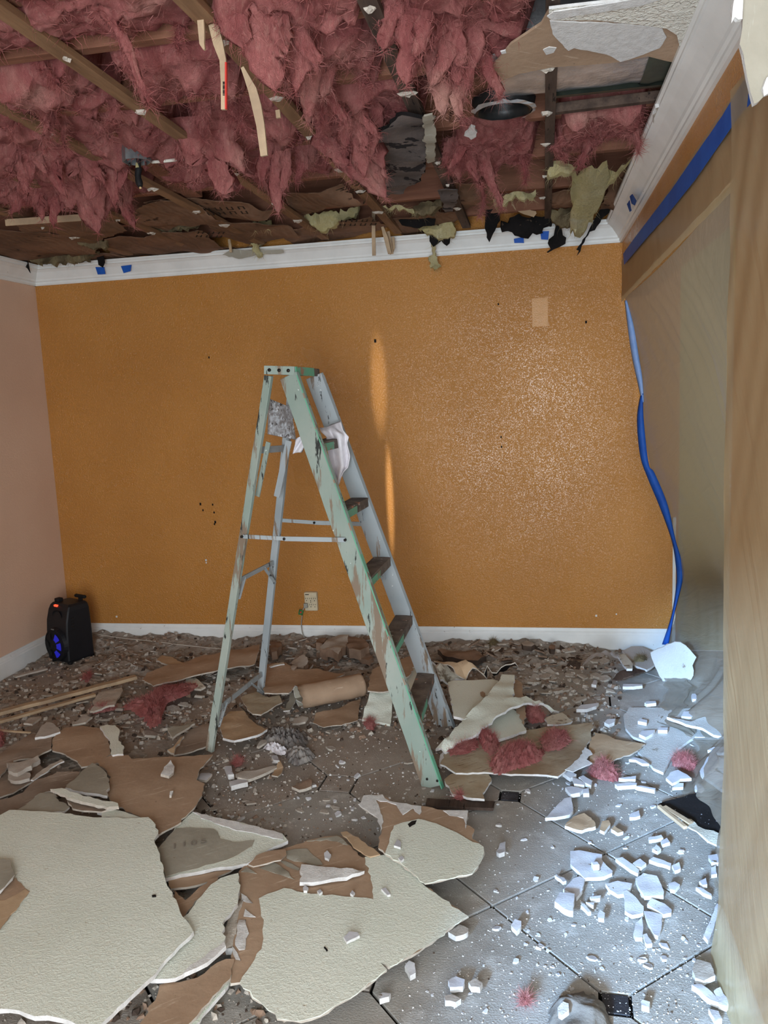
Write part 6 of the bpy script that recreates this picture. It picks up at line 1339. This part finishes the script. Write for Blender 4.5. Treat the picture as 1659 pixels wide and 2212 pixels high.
def chip_verts(rr, sx, sy, h, n=None):
    n = n or rr.randint(4, 7); a0 = rr.uniform(0, 6.28); pl = []
    for k in range(n):
        a = a0 + 2 * math.pi * (k + rr.uniform(-.35, .35)) / n; r_ = rr.uniform(.65, 1.1); pl.append((math.cos(a) * sx * r_, math.sin(a) * sy * r_))
    return pl
def chip_mesh(name, rr, h, mtop, mside):
    pl = chip_verts(rr, .5, .5 * rr.uniform(.45, .9), h); n = len(pl); vs = [(x, y, 0) for x, y in pl]; vs += [(x * rr.uniform(.86, 1.02), y * rr.uniform(.86, 1.02), h * rr.uniform(.75, 1.1)) for x, y in pl]
    fs = [tuple(range(n - 1, -1, -1)), tuple(range(n, 2 * n))] + [(k, (k + 1) % n, n + (k + 1) % n, n + k) for k in range(n)]
    me = bpy.data.meshes.new(name); me.from_pydata(vs, [], fs); me.materials.append(MT[mtop]); me.materials.append(MT[mside])
    me.polygons.foreach_set('material_index', [1, 0] + [1] * n); me.update(); return me
rr = random.Random(21)
LIB = {k: [chip_mesh(k, rr, h, a, b) for _ in range(9)] for k, h, a, b in (('plaster_chip', .22, 'chip_white', 'gypsum'), ('grey_flake', .12, 'chip_grey', 'gypsum_dirty'), ('brown_flake', .09, 'chip_brown', 'chip_grey'), ('dark_flake', .10, 'chip_dark', 'chip_brown'))}
MARKS = [('largest chip on the bright tiles', 1275, 1860), ('six-sided white chip', 1405, 1915), ('square white chip', 1220, 1950), ('rectangular white chip', 1418, 1810), ('long white bar chip', 1425, 1865),
    ('large pointed chip', 1210, 1742), ('brown crumbly lump', 1255, 1775), ('black board', 1500, 1735), ('splintered pale sheet', 1510, 1810), ('masked baseboard', 1540, 2010), ('dark inset tile', 1325, 2168),
    ('dusty lump at the bottom edge', 1255, 2190), ('white round chip', 1115, 1998), ('pale lump at the bottom centre', 985, 2120), ('grout crossing of the near tiles', 1062, 1957), ('cupped white chip', 1083, 1832), ('lowest pointed chip', 1378, 2000),
    ('pink wool tuft on the right tiles', 1305, 1675), ('domed white chip', 1465, 1675), ('brown pointed sheet', 1330, 1610), ('textured dusty sheet', 1450, 1600), ('rounded leaning plate', 1455, 1440), ('clear plastic scrap', 1300, 1440), ('brown shard', 1355, 1455),
    ('broken plate at the masked wall end', 1540, 1650), ('lifted white curved sheet', 1530, 1560), ('pale chip by the masked baseboard', 1520, 2095), ('bright left corner of the grout line', 1200, 1870), ('reddish tuft near the bottom', 1132, 2168), ('thin white bar at the bottom', 830, 2150),
    ('front ladder foot', 935, 1700), ('far front ladder foot', 962, 1568), ('rear ladder foot', 453, 1620), ('far rear ladder foot', 562, 1503), ('grey rag', 605, 1600), ('lower lobe of the rag', 640, 1635), ('long grey chip', 550, 1665), ('brown jagged chip', 650, 1695), ('light inset tile', 740, 1693),
    ('yellowed plate', 1010, 1690), ('broad stained sheet', 1100, 1630), ('rounded cream piece', 930, 1830), ('torn corner of the numbered plate', 600, 1800), ('flat brown paper', 725, 1565), ('paper tube', 710, 1500), ('big tan-brown sheet', 400, 1680),
    ('fork of the long cream strip', 1110, 1500), ('tip of the forked strip', 1200, 1532), ('cream slab with the brown spot', 1030, 1500), ('brown curled sheet', 1050, 1445), ('bark-like board', 1000, 1412), ('round brown scrap', 1192, 1398), ('grey leaning scrap', 1140, 1392), ('yellow tuft at the baseboard', 1063, 1408), ('stained cream flake', 1205, 1555),
    ('grey pointed far chip', 1270, 1530), ('tan oval flake', 370, 1428), ('crumpled cream flake', 420, 1477), ('sprawling pink tuft', 340, 1540), ('nearer wooden strip', 120, 1525), ('end of the long wooden strip', 290, 1462), ('layered pale flake', 235, 1505), ('grey folded plate', 390, 1575), ('white bone-shaped strip', 240, 1600), ('grey rounded plate', 105, 1575),
    ('speaker', 145, 1440), ('middle of the left baseboard', 240, 1400), ('long brown sheet', 440, 1430), ('brown sheet behind the ladder', 640, 1450), ('broad grey-brown plate', 725, 1395), ('brown chunk below the outlet', 690, 1385), ('bent plasterboard piece', 810, 1470), ('middle of the rubble behind the ladder', 650, 1425), ('brown heap', 780, 1400), ('far front ladder leg', 900, 1400)]
ORD = ['nearest', 'second', 'third', 'fourth', 'fifth', 'sixth', 'seventh', 'eighth', 'ninth', 'tenth', 'eleventh', 'twelfth', 'thirteenth', 'fourteenth', 'fifteenth', 'sixteenth', 'seventeenth', 'eighteenth', 'nineteenth', 'twentieth'] + ['twenty-' + w for w in ('first', 'second', 'third', 'fourth', 'fifth', 'sixth', 'seventh', 'eighth', 'ninth')] + ['thirtieth']
STREWN = []
def single_out():
    by = {}
    for o, short, px, py in STREWN:
        m, mx, my = min(MARKS, key=lambda q: (q[1] - px) ** 2 + ((q[2] - py) * 1.6) ** 2); dx, dy = px - mx, (py - my) * 1.6
        side = ('right of' if dx > 0 else 'left of') if abs(dx) > abs(dy) else ('in front of' if dy > 0 else 'behind')
        by.setdefault((short, m, side), []).append((dx * dx + dy * dy, o))
    for (short, m, side), L in by.items():
        L.sort(key=lambda q: q[0])
        for k, (_, o) in enumerate(L): o['label'] = ('%s %s the %s' % (short, side, m)) if len(L) == 1 else '%s %s %s the %s' % (ORD[min(k, 29)], short, side, m)
def strew(kind, n, region, smin, smax, label, group, zf=None, tilt=.35, pw=2.0):
    k = 0; tries = 0
    while k < n and tries < n * 40:
        tries += 1; px, py = region()
        p = on_z(px, py, 0.0)
        if not (XL + .08 < p.x < XR + .25 and 1.0 < p.y < YB - .09): continue
        if p.x > XR - .06 and p.y < 2.3: continue
        s = smin + (smax - smin) * rr.random() ** pw
        o = bpy.data.objects.new(kind, rr.choice(LIB[kind])); COL.objects.link(o)
        z = max(0, bed_h(p.x, p.y)) if p.y > 2.5 else 0
        if zf: z = max(z, zf(px, py))
        o.location = (p.x, p.y, z); o.scale = (s, s, s * rr.uniform(.7, 1.2)); o.rotation_euler = (rr.uniform(-tilt, tilt), rr.uniform(-tilt, tilt), rr.uniform(0, 6.28))
        o.location.z += s * .10 * abs(math.sin(o.rotation_euler.x)) + s * .10 * abs(math.sin(o.rotation_euler.y))
        tag(o, label, 'debris', group); k += 1; STREWN.append((o, {'plaster_chip': 'small white plaster chip', 'grey_flake': 'thin grey plaster flake', 'brown_flake': 'brown plaster flake', 'dark_flake': 'dark wood scrap'}[kind], px, py))
def rect(x0, y0, x1, y1): return lambda: (rr.uniform(x0, x1), rr.uniform(y0, y1))
strew('plaster_chip', 120, rect(1060, 1690, 1540, 2110), .009, .036, 'small white plaster chip scattered on the bright tiles at the right', 'small chips on the bright tiles', None, .25, 2.4)
strew('plaster_chip', 46, rect(1180, 1510, 1560, 1700), .014, .045, 'small white plaster chip near the pink tufts at the right', 'small chips near the right pink tufts', None, .3)
strew('plaster_chip', 44, rect(860, 2050, 1540, 2212), .008, .026, 'small white plaster chip on the tiles along the bottom edge', 'small chips along the bottom edge', None, .25, 2.5)
strew('plaster_chip', 40, rect(480, 1640, 1000, 1800), .014, .045, 'pale plaster chip on the dusty tiles in front of the ladder', 'pale chips in front of the ladder', None, .3)
strew('grey_flake', 50, rect(460, 1560, 960, 1760), .02, .06, 'grey plaster flake on the dusty tiles around the ladder feet', 'grey flakes around the ladder feet', None, .2)
strew('grey_flake', 130, rect(1020, 1400, 1320, 1540), .03, .11, 'thin grey plaster flake in the layered rubble right of the ladder', 'grey flakes right of the ladder', None, .25, 1.5)
strew('dark_flake', 70, rect(880, 1385, 1260, 1450), .03, .12, 'dark wood or bark-like scrap along the back baseboard right of the ladder', 'dark scraps at the back baseboard', None, .5, 1.5)
strew('brown_flake', 120, rect(560, 1390, 900, 1470), .03, .12, 'brown plaster flake in the rubble behind the ladder', 'brown flakes behind the ladder', None, .4, 1.5)
strew('grey_flake', 100, rect(100, 1480, 470, 1600), .03, .11, 'grey plaster flake in the rubble between the wooden strips and the ladder', 'grey flakes left of the ladder', None, .35, 1.5)
strew('brown_flake', 90, rect(200, 1400, 560, 1480), .025, .08, 'brown crumb of plaster in the far left rubble', 'brown crumbs in the far left rubble', None, .4, 1.5)
single_out()
# larger lumps piled against the back baseboard
for label, pts, z, m, th in (
    ('brown upright chunk against the back baseboard below the outlet', [(1060, 110), (1090, 75), (1150, 65), (1170, 90), (1120, 140), (1060, 135)], .10, 'chip_brown', .05),
    ('broad grey-brown plate piled under the back baseboard right of the outlet', [(1095, 160), (1180, 80), (1270, 50), (1370, 60), (1340, 150), (1270, 225), (1190, 190)], .12, 'chip_grey', .05),
    ('brown heap piece beside the broad plate under the back baseboard', [(1370, 60), (1450, 70), (1530, 100), (1560, 150), (1480, 190), (1370, 180), (1340, 150)], .11, 'chip_brown', .06),
    ('flat brown-grey piece in front of the broad plate', [(1060, 205), (1110, 175), (1200, 215), (1170, 245), (1110, 225)], .06, 'chip_grey', .03),
    ('brown chunk by the baseboard behind the rear ladder leg', [(620, 180), (640, 110), (720, 95), (735, 150), (690, 200), (640, 210)], .09, 'chip_brown', .05),
    ('rounded grey stone-like lump in front of the brown chunks', [(820, 355), (835, 335), (870, 335), (880, 360), (855, 380), (830, 375)], .09, 'chip_grey', .03),
    ('grey-brown plate in the middle of the rubble behind the ladder', [(840, 270), (940, 250), (985, 300), (940, 345), (870, 335), (820, 300)], .09, 'chip_grey', .03),
    ('reddish brown sheet right of the heap under the back baseboard', [(1390, 200), (1520, 190), (1600, 270), (1560, 300), (1430, 240)], .06, 'chip_brown', .03),
): slab('plaster_lump', Z('M', pts), z, th, m, 'chip_brown', 'chip_brown', label, 'rubble piece', dent=.02, dsc=14, jag=.008)
for label, pts, z, m in (
    ('long dark brown bark-like board under the back baseboard right of the ladder', [(640, 90), (800, 80), (960, 100), (1005, 130), (940, 160), (820, 150), (700, 130)], .07, 'chip_brown'),
    ('round brown scrap at the foot of the back baseboard', [(1470, 60), (1495, 42), (1518, 55), (1512, 78), (1485, 85)], .08, 'chip_brown'),
    ('grey scrap leaning at the foot of the back baseboard', [(1265, 35), (1310, 12), (1365, 45), (1340, 55), (1280, 52)], .09, 'chip_grey'),
): slab('plaster_lump', Z('P', pts), z, .03, m, 'chip_dark', 'chip_dark', label, 'rubble piece', dent=.02, dsc=14, jag=.008)
# crumbs nobody could count
def crumbs(name, n, region, smin, smax, mats, wts, label):
    vs, fs, idx = [], [], []
    for _ in range(n):
        px, py = region(); p = on_z(px, py, 0)
        if not (XL + .04 < p.x < .62 and .9 < p.y < YB - .03): continue
        if p.x > XR - .05 and p.y < 2.25: continue
        s = smin + (smax - smin) * rr.random() ** 3; k = len(vs); z = max(0, bed_h(p.x, p.y)) if p.y > 2.5 else 0
        a = rr.uniform(0, 6.28); ca, sa = math.cos(a), math.sin(a)
        for (x, y, q) in ((-1, -.6, 0), (1, -.5, 0), (.9, .7, 0), (-.7, .8, 0), (-.7, -.4, 1), (.6, -.3, .8), (.5, .5, 1)):
            x *= rr.uniform(.6, 1.1) * s * .5; y *= rr.uniform(.6, 1.1) * s * .5
            vs.append((p.x + x * ca - y * sa, p.y + x * sa + y * ca, z - .001 + q * s * rr.uniform(.3, .6)))
        fs += [(k + a_, k + b_, k + c_) for a_, b_, c_ in ((0, 1, 5), (0, 5, 4), (1, 2, 6), (1, 6, 5), (2, 3, 6), (3, 0, 4), (3, 4, 6), (4, 5, 6))]
        idx += [rr.choices(range(len(mats)), wts)[0]] * 8
    return tag(mesh_obj(name, vs, fs, [MT[m] for m in mats], idx), label, 'rubble', None, 'stuff')
def biased():
    while True:
        px, py = rr.uniform(860, 1560), rr.uniform(1560, 2230)
        if rr.random() < min(1, .25 + .75 * max(0, (px - 950) / 450)): return px, py
crumbs('plaster_crumbs', 6000, biased, .001, .007, ['gypsum', 'chip_grey', 'chip_dark'], [8, 1, 1], 'fine white plaster crumbs and grit on the bright tiles')
crumbs('plaster_crumbs', 3600, rect(440, 1500, 1000, 1830), .002, .014, ['gypsum', 'chip_grey', 'chip_brown', 'chip_dark'], [3, 4, 2, 2], 'fine grey crumbs on the dusty tiles around the ladder')
crumbs('plaster_crumbs', 7000, rect(0, 1380, 1340, 1600), .004, .035, ['chip_grey', 'chip_brown', 'chip_dark', 'gypsum_dirty'], [5, 5, 2, 1.5], 'crumbled grey and brown rubble along the back of the room')
crumbs('plaster_crumbs', 2600, rect(0, 1540, 620, 2212), .004, .03, ['chip_grey', 'chip_brown', 'chip_dark', 'gypsum_dirty'], [4, 4, 3, 2], 'dark rubble under the slabs at the left')
